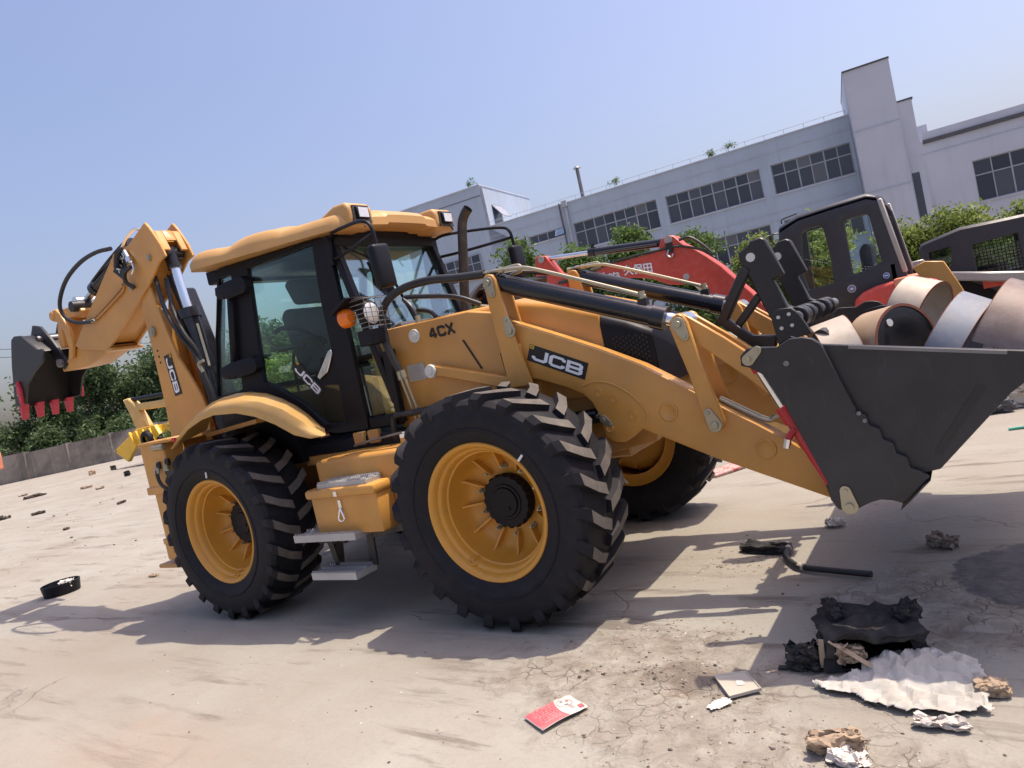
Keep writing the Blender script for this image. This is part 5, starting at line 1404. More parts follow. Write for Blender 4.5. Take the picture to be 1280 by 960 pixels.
# ------------------------------------------------------------------ cut steel rings lying in the bucket
M['ringpale'] = paint('scaled_pale_steel', (.42, .37, .31), .6, .5, (.3, .24, .19), .2, .4, .1, .15)
M['ringtan'] = paint('tan_primer_steel', (.38, .27, .17), .6, .35, (.3, .22, .15), .1, .4, .1, .2)
M['ringblue'] = paint('blued_steel', (.16, .18, .22), .62, .6, (.34, .31, .29), .25, .5, .1, .2)
M['ringbrown'] = paint('brown_rust_steel', (.17, .13, .118), .55, .6, (.28, .24, .22), .3, .4, .15, .25)
M['rust'] = paint('orange_rust_edge', (.20, .075, .05), .8, .4, (.2, .1, .06), 0, .3, .1)
def ring(name, c, ax, r, wdt, mat, label, thick=.012, cut=None, disc=None):
    d = Vector(ax).normalized()
    root = empty(name, c, label, 'steel ring', 'cut steel rings in the loader bucket')
    mb = MB(); mb.lathe([(r-thick, -wdt/2), (r, -wdt/2), (r, wdt/2), (r-thick, wdt/2)], ax=d, n=48, closed=True); mb.build('ring_wall', mat, root, local=True)
    mb = MB(); mb.lathe([(r-thick-.0005, wdt/2+.0008), (r+.0008, wdt/2+.0008), (r+.0008, wdt/2-.0015), (r-thick-.0005, wdt/2-.0015)], ax=d, n=48, closed=True); mb.lathe([(r-thick-.0005, -wdt/2-.0008), (r+.0008, -wdt/2-.0008), (r+.0008, -wdt/2+.0015), (r-thick-.0005, -wdt/2+.0015)], ax=d, n=48, closed=True); mb.build('cut_edge', M['rust'], root, local=True)
    if cut is not None:          # only a part of the ring is left: cut off below a height
        for ch in root.children:
            b2 = bmesh.new(); b2.from_mesh(ch.data)
            bmesh.ops.delete(b2, geom=[v for v in b2.verts if v.co.z < cut-c[2]], context='VERTS')
            b2.to_mesh(ch.data); b2.free()
    if disc:
        mb = MB(); mb.lathe([(r-thick, wdt/2-.006), (r*.9, wdt/2-.003), (r*.4, wdt/2-.02), (0, wdt/2-.03)], ax=d, n=48); mb.build('end_plate', M['black'], root, local=True)
        a = d.orthogonal().normalized(); v = (Vector((-.55, -.2, .75))); v = (v-d*v.dot(d)).normalized()
        mb = MB(); p = d*(wdt/2-.0015)+v*r*.72; mb.cyl(p, p+d*.004, .018, n=16); mb.build('white_spot', M['pale'], root, local=True)
    return root
R_A = ring('steel_ring', (1.725, -.28, 1.06), (.93, .33, .16), .215, .165, M['ringpale'], 'pale scaled steel ring at the left end of the load, beside the fork shaft', disc=None)
R_B = ring('steel_drum', (1.955, -.24, 1.085), (.80, -.60, .10), .195, .18, M['ringtan'], 'round tan drum with a black end plate and one white spot, mid load', disc=True)
R_C = ring('steel_ring', (2.05, .26, 1.185), (.81, -.355, -.36), .195, .165, M['ringpale'], 'pale steel ring lying on top of the drum, in front of the red counterweight')
R_D = ring('steel_ring', (2.175, -.30, 1.0), (.827, -.166, -.516), .30, .13, M['ringblue'], 'bluish grey steel ring leaning right of the black drum end')
R_E = ring('steel_ring', (2.46, -.36, .94), (.85, -.19, -.47), .32, .36, M['ringbrown'], 'long curved brown steel plate cut off by the right edge of the photo', cut=.915)
mb = MB(); mb.prism([(2.02, 1.43), (2.09, 1.455), (2.19, 1.43), (2.24, 1.30), (2.30, 1.12), (2.24, 1.08), (2.14, 1.33), (2.05, 1.37)], 'y', 1.04, 1.06); 
tag(mb.build('bent_plate', M['ochre'], bevel=.004), 'bent yellow ochre steel plate standing behind the pale ring, right of the red counterweight', 'steel plate')

# ------------------------------------------------------------------ red excavator behind
M['cabdark'] = paint('dark_cab_plastic', (.026, .027, .036), .45, .1, (.12, .12, .12))
EX = empty('red_excavator', (.9, 5.4, 0), 'red tracked excavator with a black cab, parked behind the loader bucket', 'excavator')
def E_(mb, name, mat, parent=EX, **k): return P_(mb, name, mat, parent, **k)
EC = [(.57, 2.14), (.60, 2.18), (.79, 2.235), (1.14, 2.255), (1.52, 2.265), (1.60, 2.235), (1.66, 2.10), (1.70, 1.80), (1.745, 1.40), (1.74, 1.05), (.60, 1.0), (.55, 1.4), (.53, 1.9)]
w1 = [(.80, 2.05), (.86, 2.085), (1.0, 2.085), (1.035, 2.03), (1.05, 1.75), (1.035, 1.43), (.76, 1.41), (.74, 1.6)]
w2 = [(1.25, 2.05), (1.29, 2.075), (1.47, 2.085), (1.50, 2.05), (1.535, 1.55), (1.50, 1.52), (1.26, 1.475), (1.235, 1.50)]
mb = MB(); mb.holed(EC, [w1, w2], 'y', 4.6, 4.68); cabx = E_(mb, 'cab', M['cabdark'], bevel=.012, seg=2)
mb = MB(); mb.holed(EC, [[(.66, 1.3), (1.66, 1.3), (1.55, 2.14), (.70, 2.12)]], 'y', 5.52, 5.6); E_(mb, 'cab_side', M['cabdark'], cabx, bevel=.012)
mb = MB(); mb.loft([[(x, y, z+dz) for (y, dz) in ((4.6, 0), (4.66, .03), (5.1, .05), (5.54, .03), (5.6, 0), (5.6, -.05), (4.6, -.05))] for x, z in ((.57, 2.16), (.80, 2.24), (1.14, 2.26), (1.5, 2.27), (1.61, 2.22))]); E_(mb, 'cab_roof', M['cabdark'], cabx, bevel=.01)
mb = MB(); mb.box((1.60, 4.6, 1.3), (1.66, 5.6, 1.5)); mb.bar((1.625, 4.62, 2.2), (1.735, 4.62, 1.38), .05, .06, (0, 1, 0)); mb.bar((1.625, 5.58, 2.2), (1.735, 5.58, 1.38), .05, .06, (0, 1, 0)); E_(mb, 'rear_post', M['silver'], cabx, bevel=.01)
for y in (4.635,):
    for wn_ in (w1, w2):
        mb = MB(); mb.prism(wn_, 'y', y, y+.006); E_(mb, 'cab_window', M['glass2'], cabx, smooth=False)
mb = MB(); mb.prism([(1.18, 1.2), (1.5, 1.22), (1.48, 1.38), (1.42, 1.44), (1.44, 1.75), (1.36, 1.80), (1.30, 1.72), (1.30, 1.42), (1.18, 1.36)], 'y', 4.9, 5.3); E_(mb, 'operator_seat', M['seat'], bevel=.04, seg=2)
mb = MB(); mb.box((.60, 4.62, 1.0), (1.70, 5.58, 1.12)); E_(mb, 'cab_floor', M['cabdark'], cabx)
def badge(x, z, r, mat, parent):
    mb = MB(); mb.cyl((x, 4.598, z), (x, 4.592, z), r, n=24); bb_ = E_(mb, 'round_sticker', M['white'], parent)
    mb = MB(); mb.cyl((x, 4.592, z), (x, 4.590, z), r*.86, n=24); E_(mb, 'sticker_print', M[mat], parent)
    mb = MB()
    if mat == 'printblue': mb.box((x-r*.6, 4.588, z-r*.14), (x+r*.6, 4.5895, z+r*.14))
    else:
        mb.lathe([(r*.62, 0), (r*.54, 0)], o=(x, 4.589, z), n=24); mb.poly2([(-.4*r, -.1*r), (-.15*r, .3*r), (0, .05*r), (.2*r, .35*r), (.42*r, -.1*r), (0, -.35*r)], (x, 4.589, z), (1, 0, 0), (0, 0, 1))
    E_(mb, 'sticker_mark', M['white'], parent, smooth=False)
badge(1.20, 1.325, .042, 'printnavy', cabx); badge(1.555, 1.385, .032, 'printblue', cabx)
mb = MB(); mb.tube([(.56, 4.62, 2.12), (.50, 4.6, 2.12), (.48, 4.6, 2.05), (.52, 4.6, 1.98)], .010, 6); mb.tube([(.50, 4.62, 2.02), (.46, 4.62, 2.06), (.46, 4.62, 2.12)], .014, 6); mb.tube([(.60, 4.7, 2.22), (.62, 4.7, 2.27), (.78, 4.7, 2.29)], .008, 5); mb.tube([(1.64, 4.63, 2.0), (1.70, 4.62, 1.98), (1.70, 4.62, 1.9)], .008, 5); E_(mb, 'cab_rail', M['cabdark'], cabx)
# bodywork: counterweight
mb = MB()
cwp = [(1.20, 1.10), (1.22, 1.20), (1.32, 1.265), (1.45, 1.30), (1.60, 1.315), (1.75, 1.31), (1.90, 1.285), (2.0, 1.25), (2.07, 1.12), (2.08, .75), (1.20, .75)]
mb.prism(cwp, 'y', 4.45, 5.95); E_(mb, 'counterweight', M['exred'], bevel=.05, seg=3)
mb = MB(); mb.box((1.62, 4.40, 1.24), (1.95, 5.3, 1.335)); E_(mb, 'engine_cover', M['exorange'], bevel=.03, seg=2)
mb = MB(); mb.box((.3, 4.5, .68), (1.9, 5.95, .98)); E_(mb, 'turntable_deck', M['grey'], bevel=.02)
for y in (4.45, 5.55):
    mb = MB(); pts = []
    for k in range(28):
        a = 2*math.pi*k/28
        pts.append((1.0+(.72 if math.cos(a) > 0 else -.72)+.27*math.cos(a), .28+.27*math.sin(a)))
    mb.prism(pts, 'y', y, y+.42)
    for k in range(26): mb.box((.3+.055*k, y-.01, .0), (.33+.055*k, y+.43, .02))
    E_(mb, 'track', M['rubber'], bevel=.01)
BM = [(-2.62, 2.30), (-2.50, 2.375), (-2.25, 2.425), (-1.95, 2.43), (-1.60, 2.425), (-1.40, 2.42), (-1.33, 2.56), (-1.27, 2.60), (-1.20, 2.61), (-1.12, 2.58), (-1.02, 2.44), (-.85, 2.31), (-.70, 2.16), (-.55, 2.0), (-.43, 1.83), (-.22, 1.55), (-.02, 1.23), (.05, 1.0), (-.12, .96), (-.38, 1.25), (-.66, 1.53), (-.78, 1.66), (-.86, 1.74), (-.95, 1.81), (-1.08, 1.865), (-1.20, 1.88), (-1.35, 1.92), (-1.57, 2.06), (-1.80, 2.13), (-2.07, 2.19)]
mb = MB(); mb.prism(BM, 'y', 6.0, 6.22); bmx = E_(mb, 'boom', M['exred'], bevel=.012)
mb = MB(); mb.prism([(-3.45, 2.86), (-3.36, 2.87), (-3.25, 2.84), (-3.20, 2.74), (-3.06, 2.50), (-2.95, 2.22), (-3.15, 2.32), (-3.52, 2.52)], 'y', 6.02, 6.2); mb.prism([(-3.52, 2.52), (-3.15, 2.32), (-2.95, 2.22), (-2.5, 2.30), (-2.6, 2.38), (-3.1, 2.52)], 'y', 6.05, 6.17); E_(mb, 'arm', M['exred'], bevel=.01)
mb = MB(); mb.cyl((-2.50, 6.1, 2.70), (-1.25, 6.1, 2.53), .062, n=16); mb.cyl((-2.52, 6.1, 2.703), (-2.42, 6.1, 2.69), .075, n=16); mb.tube([(-2.4, 6.03, 2.66), (-1.9, 6.03, 2.60), (-1.4, 6.03, 2.53)], .018, 6); mb.cyl((-2.46, 6.1, 2.75), (-2.44, 6.1, 2.82), .03, n=8); E_(mb, 'arm_cylinder', M['glossblack'])
mb = MB(); mb.cyl((-3.30, 6.1, 2.80), (-2.50, 6.1, 2.70), .036, n=14); E_(mb, 'cylinder_rod', M['chrome'])
mb = MB()
for (x, z, rx) in ((-3.33, 2.80, .07), (-1.21, 2.545, .075), (-1.06, 1.965, .06)): 
    mb.cyl((x, 5.988, z), (x, 6.0, z), rx*.8, n=18)
E_(mb, 'pin_cover', M['silver'])
mb = MB(); mb.tube([(-2.7, 5.98, 2.36), (-2.25, 5.985, 2.44), (-1.7, 5.985, 2.45), (-1.4, 5.985, 2.435), (-1.1, 5.985, 2.42), (-.8, 5.985, 2.30), (-.6, 5.985, 2.13)], .018, 6); mb.tube([(-1.05, 5.985, 2.5), (-.9, 5.985, 2.50), (-.76, 5.985, 2.38), (-.62, 5.985, 2.2)], .022, 6); mb.tube([(-3.1, 5.98, 2.36), (-2.7, 5.98, 2.37)], .03, 6); mb.box((-1.26, 5.97, 2.36), (-1.17, 6.0, 2.50)); E_(mb, 'boom_hose', M['hose'])
mb = MB(); mb.tube([(-1.22, 5.965, 2.40), (-1.25, 5.955, 2.33), (-1.20, 5.955, 2.29), (-1.17, 5.965, 2.33)], .014, 6); E_(mb, 'hose_fitting', M['chrome'])
mb = MB(); mb.cyl((-.95, 6.1, 1.86), (-.35, 6.1, 1.0), .07, n=14); mb.cyl((-1.06, 6.1, 1.965), (-.95, 6.1, 1.86), .035, n=12); E_(mb, 'boom_cylinder', M['silver'])
def text_obj(name, body, size, origin, ux, uy, mat, parent, bold=0.0, spacing=1.0):
    cu = bpy.data.curves.new(name, 'FONT'); cu.body = body; cu.size = 1.0; cu.extrude = .004; cu.offset = bold; cu.space_character = spacing
    ob = bpy.data.objects.new('tmp_text', cu); COL.objects.link(ob)
    bpy.context.view_layer.update()
    dg = bpy.context.evaluated_depsgraph_get()
    me = bpy.data.meshes.new_from_object(ob.evaluated_get(dg))
    bpy.data.objects.remove(ob); bpy.data.curves.remove(cu)
    me.name = name
    ux, uy = Vector(ux).normalized(), Vector(uy).normalized(); nn = ux.cross(uy)
    off = root_loc(parent)
    for v in me.vertices:
        v.co = Vector(origin)+ux*v.co.x*size+uy*v.co.y*size+nn*v.co.z-off
    me.materials.clear(); me.materials.append(mat)
    o = bpy.data.objects.new(name, me); COL.objects.link(o); o.parent = parent
    return o
text_obj('boom_lettering', '久保田', .155, (-1.985, 5.993, 2.225), (1, 0, -.13), (.05, 0, 1), M['white'], EX, .028)
text_obj('boom_lettering', 'Kubota', .15, (-2.50, 5.993, 2.255), (1, 0, -.10), (.05, 0, 1), M['white'], EX, .016)

# ------------------------------------------------------------------ small grey loader at the right edge
SK = empty('grey_loader', (2.4, 7.8, 0), 'dark grey skid steer loader with a mesh side window at the right edge', 'loader')
WHOLE |= {'window_mesh', 'cab_roof', 'track', 'cab_rail', 'bucket_rib'}
def K_(mb, name, mat, parent=SK, **k): return P_(mb, name, mat, parent, **k)
SO = [(1.76, 1.60), (1.80, 1.66), (2.26, 1.755), (3.4, 1.72), (3.45, .80), (2.6, .80), (2.08, 1.20), (1.82, 1.24), (1.76, 1.4)]
sw1 = [(1.86, 1.54), (2.12, 1.56), (2.10, 1.28), (1.86, 1.30)]
sw2 = [(2.36, 1.52), (2.86, 1.54), (2.86, .98), (2.37, 1.13)]
mb = MB(); mb.holed(SO, [sw1, sw2], 'y', 7.2, 7.28); skc = K_(mb, 'cab', M['cabdark'], bevel=.012)
mb = MB(); mb.holed(SO, [sw1, sw2], 'y', 8.3, 8.38); K_(mb, 'cab_side', M['cabdark'], skc, bevel=.012)
mb = MB(); mb.loft([[(x, 7.2, z-.03), (x, 7.24, z+.02), (x, 8.34, z+.02), (x, 8.38, z-.03)] for x, z in ((1.76, 1.60), (1.80, 1.66), (2.26, 1.76), (3.4, 1.725))]); K_(mb, 'cab_roof', M['cabdark'], skc, bevel=.01)
mb = MB(); mb.prism(sw1, 'y', 7.23, 7.236); K_(mb, 'side_window', M['darkglass'], skc, smooth=False)
mb = MB(); mb.prism(sw2, 'y', 7.23, 7.236); K_(mb, 'mesh_window', M['darkglass'], skc, smooth=False)
mb = MB()
for k in range(13): mb.box((2.38+.04*k, 7.215, .98), (2.388+.04*k, 7.222, 1.53))
for k in range(13): mb.box((2.36, 7.222, 1.0+.042*k), (2.86, 7.229, 1.008+.042*k))
K_(mb, 'window_mesh', M['blackp'], skc)
mb = MB(); mb.prism([(2.05, 1.24), (2.5, 1.13), (3.4, .93), (3.4, .80), (2.5, 1.0), (2.05, 1.12)], 'y', 7.02, 7.18); K_(mb, 'lift_arm', M['silver'], bevel=.02)
mb = MB(); mb.box((1.9, 7.3, .35), (3.6, 8.3, 1.1)); K_(mb, 'body', M['blackp'], bevel=.05)
mb = MB(); mb.box((2.4, 7.18, .92), (2.75, 7.28, 1.02)); K_(mb, 'rear_light', M['exred'])
mb = MB(); mb.box((2.35, 7.4, 1.1), (2.7, 7.9, 1.2)); K_(mb, 'seat', M['seat'])
mb = MB(); mb.prism([(1.60, 1.42), (1.62, 1.47), (1.80, 1.475), (1.82, 1.42), (1.78, 1.37), (1.64, 1.37)], 'y', 7.0, 7.1); mb.tube([(1.72, 7.05, 1.37), (1.74, 7.1, 1.30), (1.82, 7.2, 1.28)], .02, 6); K_(mb, 'mirror', M['silver'], bevel=.02)
mb = MB(); mb.cyl((2.95, 7.8, 1.75), (2.95, 7.8, 1.80), .02, n=8); mb.tube([(2.92, 7.8, 1.79), (2.93, 7.8, 1.83), (2.97, 7.8, 1.83), (2.98, 7.8, 1.79)], .01, 6); K_(mb, 'lifting_eye', M['blackp'])
for s, y in ((0, 7.0), (1, 8.1)):
    for x in (2.1, 3.1):
        mb = MB(); mb.lathe([(.15, 0), (.36, 0), (.40, .04), (.40, .26), (.36, .30), (.15, .30)], o=(x, y, .40), n=28); K_(mb, 'wheel', M['rubber'])

# ------------------------------------------------------------------ yellow machines farther off
YM = empty('yellow_roller', (.75, 3.1, 0), 'yellow site machine with a round drum, mostly hidden behind the loader arms', 'roller')
mb = MB(); mb.cyl((.56, 2.75, .24), (.56, 3.5, .24), .23, n=32); mb.build('drum', M['tan'], YM, bevel=.01)
mb = MB(); mb.prism([(.75, .42), (.15, .42), (.10, .95), (.34, 1.10), (.72, 1.0)], 'y', 2.85, 3.45); mb.box((.3, 2.9, .3), (.9, 3.4, .46)); mb.build('body', M['yellow'], YM, bevel=.02)
mb = MB(); mb.cyl((.15, 3.0, .2), (.15, 3.4, .2), .18, n=20); mb.build('rear_drum', M['blackp'], YM)

DG = empty('yellow_digger', (-30.2, 15, 0), 'yellow digger with a folded tan arm and ribbed bucket, left of the boom', 'digger')
def D_(mb, name, mat, parent=DG, **k): return P_(mb, name, mat, parent, **k)
mb = MB(); mb.prism([(-33.3, 3.3), (-32.8, 3.32), (-32.35, 2.95), (-31.7, 1.75), (-32.1, 1.5), (-32.7, 1.7), (-32.95, 2.5)], 'y', 14.9, 15.3); mb.prism([(-32.9, 3.0), (-32.35, 2.95), (-29.5, 2.80), (-27.5, 1.6), (-27.9, 1.4), (-29.7, 2.45), (-32.3, 2.60)], 'y', 14.95, 15.25); D_(mb, 'arm', M['tan'], bevel=.05)
mb = MB(); mb.cyl((-32.9, 15.1, 3.22), (-29.6, 15.1, 3.05), .10, n=10); D_(mb, 'arm_ram', M['blackp'])
mb = MB(); mb.prism([(-34.0, .93), (-32.35, 1.48), (-31.6, 1.74), (-30.0, 1.74), (-29.6, 1.0), (-31.9, .98), (-33.0, .25), (-33.9, .80)], 'y', 14.3, 14.5); mb.prism([(-34.0, .93), (-32.35, 1.48), (-31.6, 1.74), (-30.0, 1.74), (-29.6, 1.0), (-31.9, .98), (-33.0, .25)], 'y', 15.9, 16.1); mb.prism([(-32.0, 1.0), (-30.0, 1.1), (-30.0, 1.7), (-31.6, 1.7), (-32.4, 1.40)], 'y', 14.5, 15.9)
bkt = D_(mb, 'bucket', M['yellow'], bevel=.02)
mb = MB()
for k in range(4):
    x = -31.9+.6*k
    mb.prism([(x, 1.0), (x+.12, 1.0), (x+.05-.25, 1.66), (x-.28, 1.62)], 'y', 14.18, 14.31)
D_(mb, 'bucket_rib', M['yellow'], bkt, bevel=.01)
mb = MB(); mb.box((-34.05, 14.3, .88), (-33.8, 16.1, .96)); D_(mb, 'bucket_edge', M['pale'], bkt)
mb = MB(); mb.box((-28.5, 14, 0.5), (-25.5, 16.4, 1.7)); mb.box((-28, 14.2, 1.7), (-26.5, 15.4, 2.7)); D_(mb, 'body', M['yellow'], bevel=.08)
for x in (-28.6, -26): 
    mb = MB(); mb.lathe([(.25, 0), (.6, 0), (.66, .1), (.66, .4), (.6, .5), (.25, .5)], o=(x, 13.7, .66), n=24); D_(mb, 'wheel', M['rubber'])
mb = MB(); mb.lathe([(.2, 0), (.38, 0), (.42, .06), (.42, .2), (.38, .25), (.2, .25)], o=(-30.5, 14.0, 1.15), n=20); D_(mb, 'spare_tyre', M['rubber'])
OM = empty('orange_machine', (-47, 13.0, 0), 'orange machine with a black wheel, cut off by the left edge of the photo', 'site machine')
mb = MB(); mb.lathe([(.3, 0), (.85, 0), (.95, .15), (.95, .5), (.85, .6), (.3, .6)], o=(-46.9, 12.3, .95), n=28); mb.build('wheel', M['rubber'], OM)
mb = MB(); mb.box((-49.4, 12.2, 1.2), (-47.2, 14.5, 2.3)); mb.build('body', M['exorange'], OM, bevel=.08)
mb = MB(); mb.box((-48.6, 12.4, 2.3), (-47.35, 14.2, 4.5)); mb.build('cab', M['yellow'], OM, bevel=.08)
mb = MB(); mb.box((-47.36, 12.6, 2.9), (-47.33, 14.0, 4.2)); mb.build('cab_window', M['glass2'], OM)

# ------------------------------------------------------------------ litter and debris
M['sheet'] = paint('dirty_white_sheet', (.46, .44, .40), .75, .55, (.25, .20, .15), 0, .2, .1, .1)
M['soot'] = paint('sooty_black_plastic', (.020, .020, .021), .7, .5, (.10, .09, .08), 0, .3, .3, .4)
M['card'] = paint('torn_cardboard', (.40, .30, .21), .85, .4, (.25, .2, .15), 0, .2, .1)
M['tile'] = paint('grey_tray_plastic', (.42, .39, .33), .8, .3, (.42, .38, .32), 0, .3, .1)
M['leafred'] = paint('leaflet_red', (.56, .10, .12), .55, .35, (.55, .42, .38), 0, .3, 0)
M['leafpink'] = paint('faded_leaflet_print', (.60, .26, .26), .6, .3, (.5, .42, .38), 0, .3, 0)
M['paper'] = paint('dusty_paper', (.62, .57, .52), .8, .35, (.4, .33, .27), 0, .2, 0)
M['mud'] = paint('dried_mud', (.30, .25, .205), .95, .6, (.2, .165, .13), 0, .1, .4, .25)
M['mudk'] = paint('dark_clod', (.10, .085, .07), .95, .5, (.2, .17, .14), 0, .1, .4, .25)
def in_poly(x, y, poly):
    c = False; n = len(poly)
    for i in range(n):
        (x0, y0), (x1, y1) = poly[i], poly[i-1]
        if (y0 > y) != (y1 > y) and x < (x1-x0)*(y-y0)/(y1-y0)+x0: c = not c
    return c
# crumpled white sheet
SH = [(1.60, -1.47), (1.66, -1.41), (1.74, -1.36), (1.82, -1.29), (1.93, -1.20), (2.03, -1.21), (2.12, -1.28), (2.16, -1.38), (2.17, -1.54), (2.09, -1.58), (2.0, -1.61), (1.90, -1.60), (1.80, -1.56), (1.70, -1.53)]
def crumple(x, y, seed, f=6.0):
    """folded sheet: creased triangle waves in several directions"""
    wx = x+.03*noise.noise((x*5, y*5, seed)); wy = y+.03*noise.noise((x*5, y*5, seed+4))
    z = 0
    for k in range(6):
        a = seed*1.3+k*1.17
        fr = f*(.35+.30*k)
        s = (wx*math.cos(a)+wy*math.sin(a))*fr+k*.37
        z += abs((s % 1)-.5)*2*(1.0/(1+k*.75))
    return z/2.6
mb = MB(); g = {}; rs = random.Random(21)
fold = {}
for i in range(26):
    for j in range(20): fold[i, j] = (rs.uniform(-.4, .4), rs.uniform(-.4, .4), rs.random()**1.4)
fine_ = .025/3
for i in range(26*3):
    for j in range(20*3):
        x, y = 1.56+i*fine_, -1.68+j*fine_
        if not in_poly(x+.03*noise.noise((x*9, y*9, 2)), y+.03*noise.noise((x*9, y*9, 7)), SH): continue
        # height from the coarse crease net (flat facets between random fold points)
        fi, fj = i/3, j/3; ci, cj = int(fi), int(fj); u, v = fi-ci, fj-cj
        def hz(a_, b_): return fold.get((a_, b_), (0, 0, .3))[2]
        if (ci*7+cj*5) % 2:
            hh = hz(ci, cj)+u*(hz(ci+1, cj)-hz(ci, cj))+v*(hz(ci+1, cj+1)-hz(ci+1, cj)) if u > v else hz(ci, cj)+v*(hz(ci, cj+1)-hz(ci, cj))+u*(hz(ci+1, cj+1)-hz(ci, cj+1))
        else:
            hh = hz(ci, cj)+u*(hz(ci+1, cj)-hz(ci, cj))+v*(hz(ci, cj+1)-hz(ci, cj)) if u+v < 1 else hz(ci+1, cj+1)+(1-u)*(hz(ci, cj+1)-hz(ci+1, cj+1))+(1-v)*(hz(ci+1, cj)-hz(ci+1, cj+1))
        e = math.exp(-((x-1.95)/.20)**2-((y+1.33)/.09)**2)
        z = .005+hh*(.019+.022*e)+.055*e+.004*noise.noise((x*40, y*40, 3))+.012*crumple(x, y, 1.7, 9)
        g[i, j] = mb.bm.verts.new((x+.006*noise.noise((x*30, y*30, 1)), y+.006*noise.noise((x*30, y*30, 4)), z))
for (i, j) in list(g):
    if (i+1, j) in g and (i, j+1) in g and (i+1, j+1) in g: mb.bm.faces.new((g[i, j], g[i+1, j], g[i+1, j+1], g[i, j+1]))
bmesh.ops.delete(mb.bm, geom=[v for v in mb.bm.verts if not v.link_faces], context='VERTS')
sheet = mb.build('crumpled_sheet', M['sheet'], ang=16)
sm = sheet.modifiers.new('thick', 'SOLIDIFY'); sm.thickness = .0015
tag(sheet, 'crumpled dirty white plastic sheet lying in front of the sooty black carton', 'plastic sheet')
# sooty crushed carton
BX = empty('crushed_carton', (1.78, -1.20, 0), 'crushed sooty black carton with torn flaps in the bucket shadow', 'carton')
def crumpled_box(c, sx, sy, sz, amp, seed, rot=0, top_open=False):
    mb = MB(); bmesh.ops.create_cube(mb.bm, size=1)
    bmesh.ops.subdivide_edges(mb.bm, edges=mb.bm.edges, cuts=11, use_grid_fill=True)
    if top_open: bmesh.ops.delete(mb.bm, geom=[f for f in mb.bm.faces if f.normal.y < -.9 and abs(f.calc_center_median().x) < .36 and abs(f.calc_center_median().z) < .33], context='FACES')
    M_ = Matrix.Translation(c) @ Matrix.Rotation(rot, 4, 'Z')
    for v in mb.bm.verts:
        p = Vector((v.co.x*sx, v.co.y*sy, v.co.z*sz))
        q = v.co*3+Vector((seed, seed*2, 0))
        p += Vector((noise.noise(q), noise.noise(q+Vector((7, 0, 0))), noise.noise(q+Vector((0, 7, 0)))))*amp
        q = v.co*9+Vector((seed, 1, 3))
        p += Vector((noise.noise(q), noise.noise(q+Vector((3, 0, 0))), noise.noise(q+Vector((0, 3, 0)))))*amp*.6
        v.co = M_ @ p
        v.co.z = max(v.co.z, .004)
    return mb
mb = crumpled_box((1.78, -1.20, .075), .35, .25, .15, .028, 3.3, R(14), True); cb = mb.build('carton_body', M['soot'], BX, ang=30)
cs = cb.modifiers.new('thick', 'SOLIDIFY'); cs.thickness = .004
mb = crumpled_box((1.645, -1.13, .14), .05, .14, .07, .015, 5.1, R(20)); mb.build('torn_flap', M['soot'], BX, ang=30)
mb = crumpled_box((1.91, -1.12, .14), .05, .12, .07, .015, 8.1, R(-20)); mb.build('torn_flap', M['soot'], BX, ang=30)
mb = MB(); mb.bar((1.62, -1.33, .03), (1.72, -1.36, .12), .03, .004); mb.bar((1.62, -1.35, .02), (1.63, -1.345, .13), .02, .006, (0, 1, 0)); mb.bar((1.66, -1.35, .13), (1.80, -1.38, .05), .025, .004); mb.build('torn_strip', M['card'], BX)
mb = crumpled_box((1.72, -1.33, .07), .09, .03, .05, .02, 2.2, R(25)); mb.build('torn_card', M['card'], BX, ang=30)
mb = crumpled_box((1.55, -1.31, .04), .10, .10, .07, .03, 9.2, R(5))
tag(mb.build('black_rag', M['soot'], ang=30), 'small black rag left of the crushed carton', 'rag')
mb = MB(); mb.box((1.45, -1.36, .004), (1.56, -1.335, .012)); mb.box((1.47, -1.29, .004), (1.58, -1.27, .012))
tag(mb.build('black_strip', M['soot']), 'two short black strips sticking out beside the black rag', 'strip')
# hose and cloth
mb = MB(); mb.tube([(1.215, -.005, .03), (1.225, -.03, .03), (1.222, -.12, .022), (1.27, -.215, .02), (1.34, -.295, .02), (1.5, -.35, .02), (1.69, -.405, .02)], .0165, 10)
hs = mb.build('rubber_hose', M['hose']); tag(hs, 'short black rubber hose bent at one end on the shaded concrete', 'hose')
mb = MB(); mb.cyl((1.325, -.28, .02), (1.36, -.305, .02), .0195, n=10); mb.cyl((1.219, -.02, .03), (1.224, -.05, .029), .0195, n=10); mb.build('hose_clamp', M['ringpale'], hs, split=True)
mb = crumpled_box((1.08, .01, .022), .28, .09, .035, .02, 4.4, R(-10)); tag(mb.build('black_cloth', M['soot'], ang=30), 'flat black rag at the end of the rubber hose', 'rag')
mb = crumpled_box((1.40, .435, .022), .09, .05, .035, .02, 6.4, R(20)); tag(mb.build('paper_lump', M['paper'], ang=30), 'dusty paper lump at the upper edge of the bucket shadow', 'paper')
mb = crumpled_box((1.98, .02, .03), .12, .06, .05, .025, 7.7, R(-25)); tag(mb.build('stone', M['mud'], ang=30), 'brown clod left of the black wet patch', 'clod')
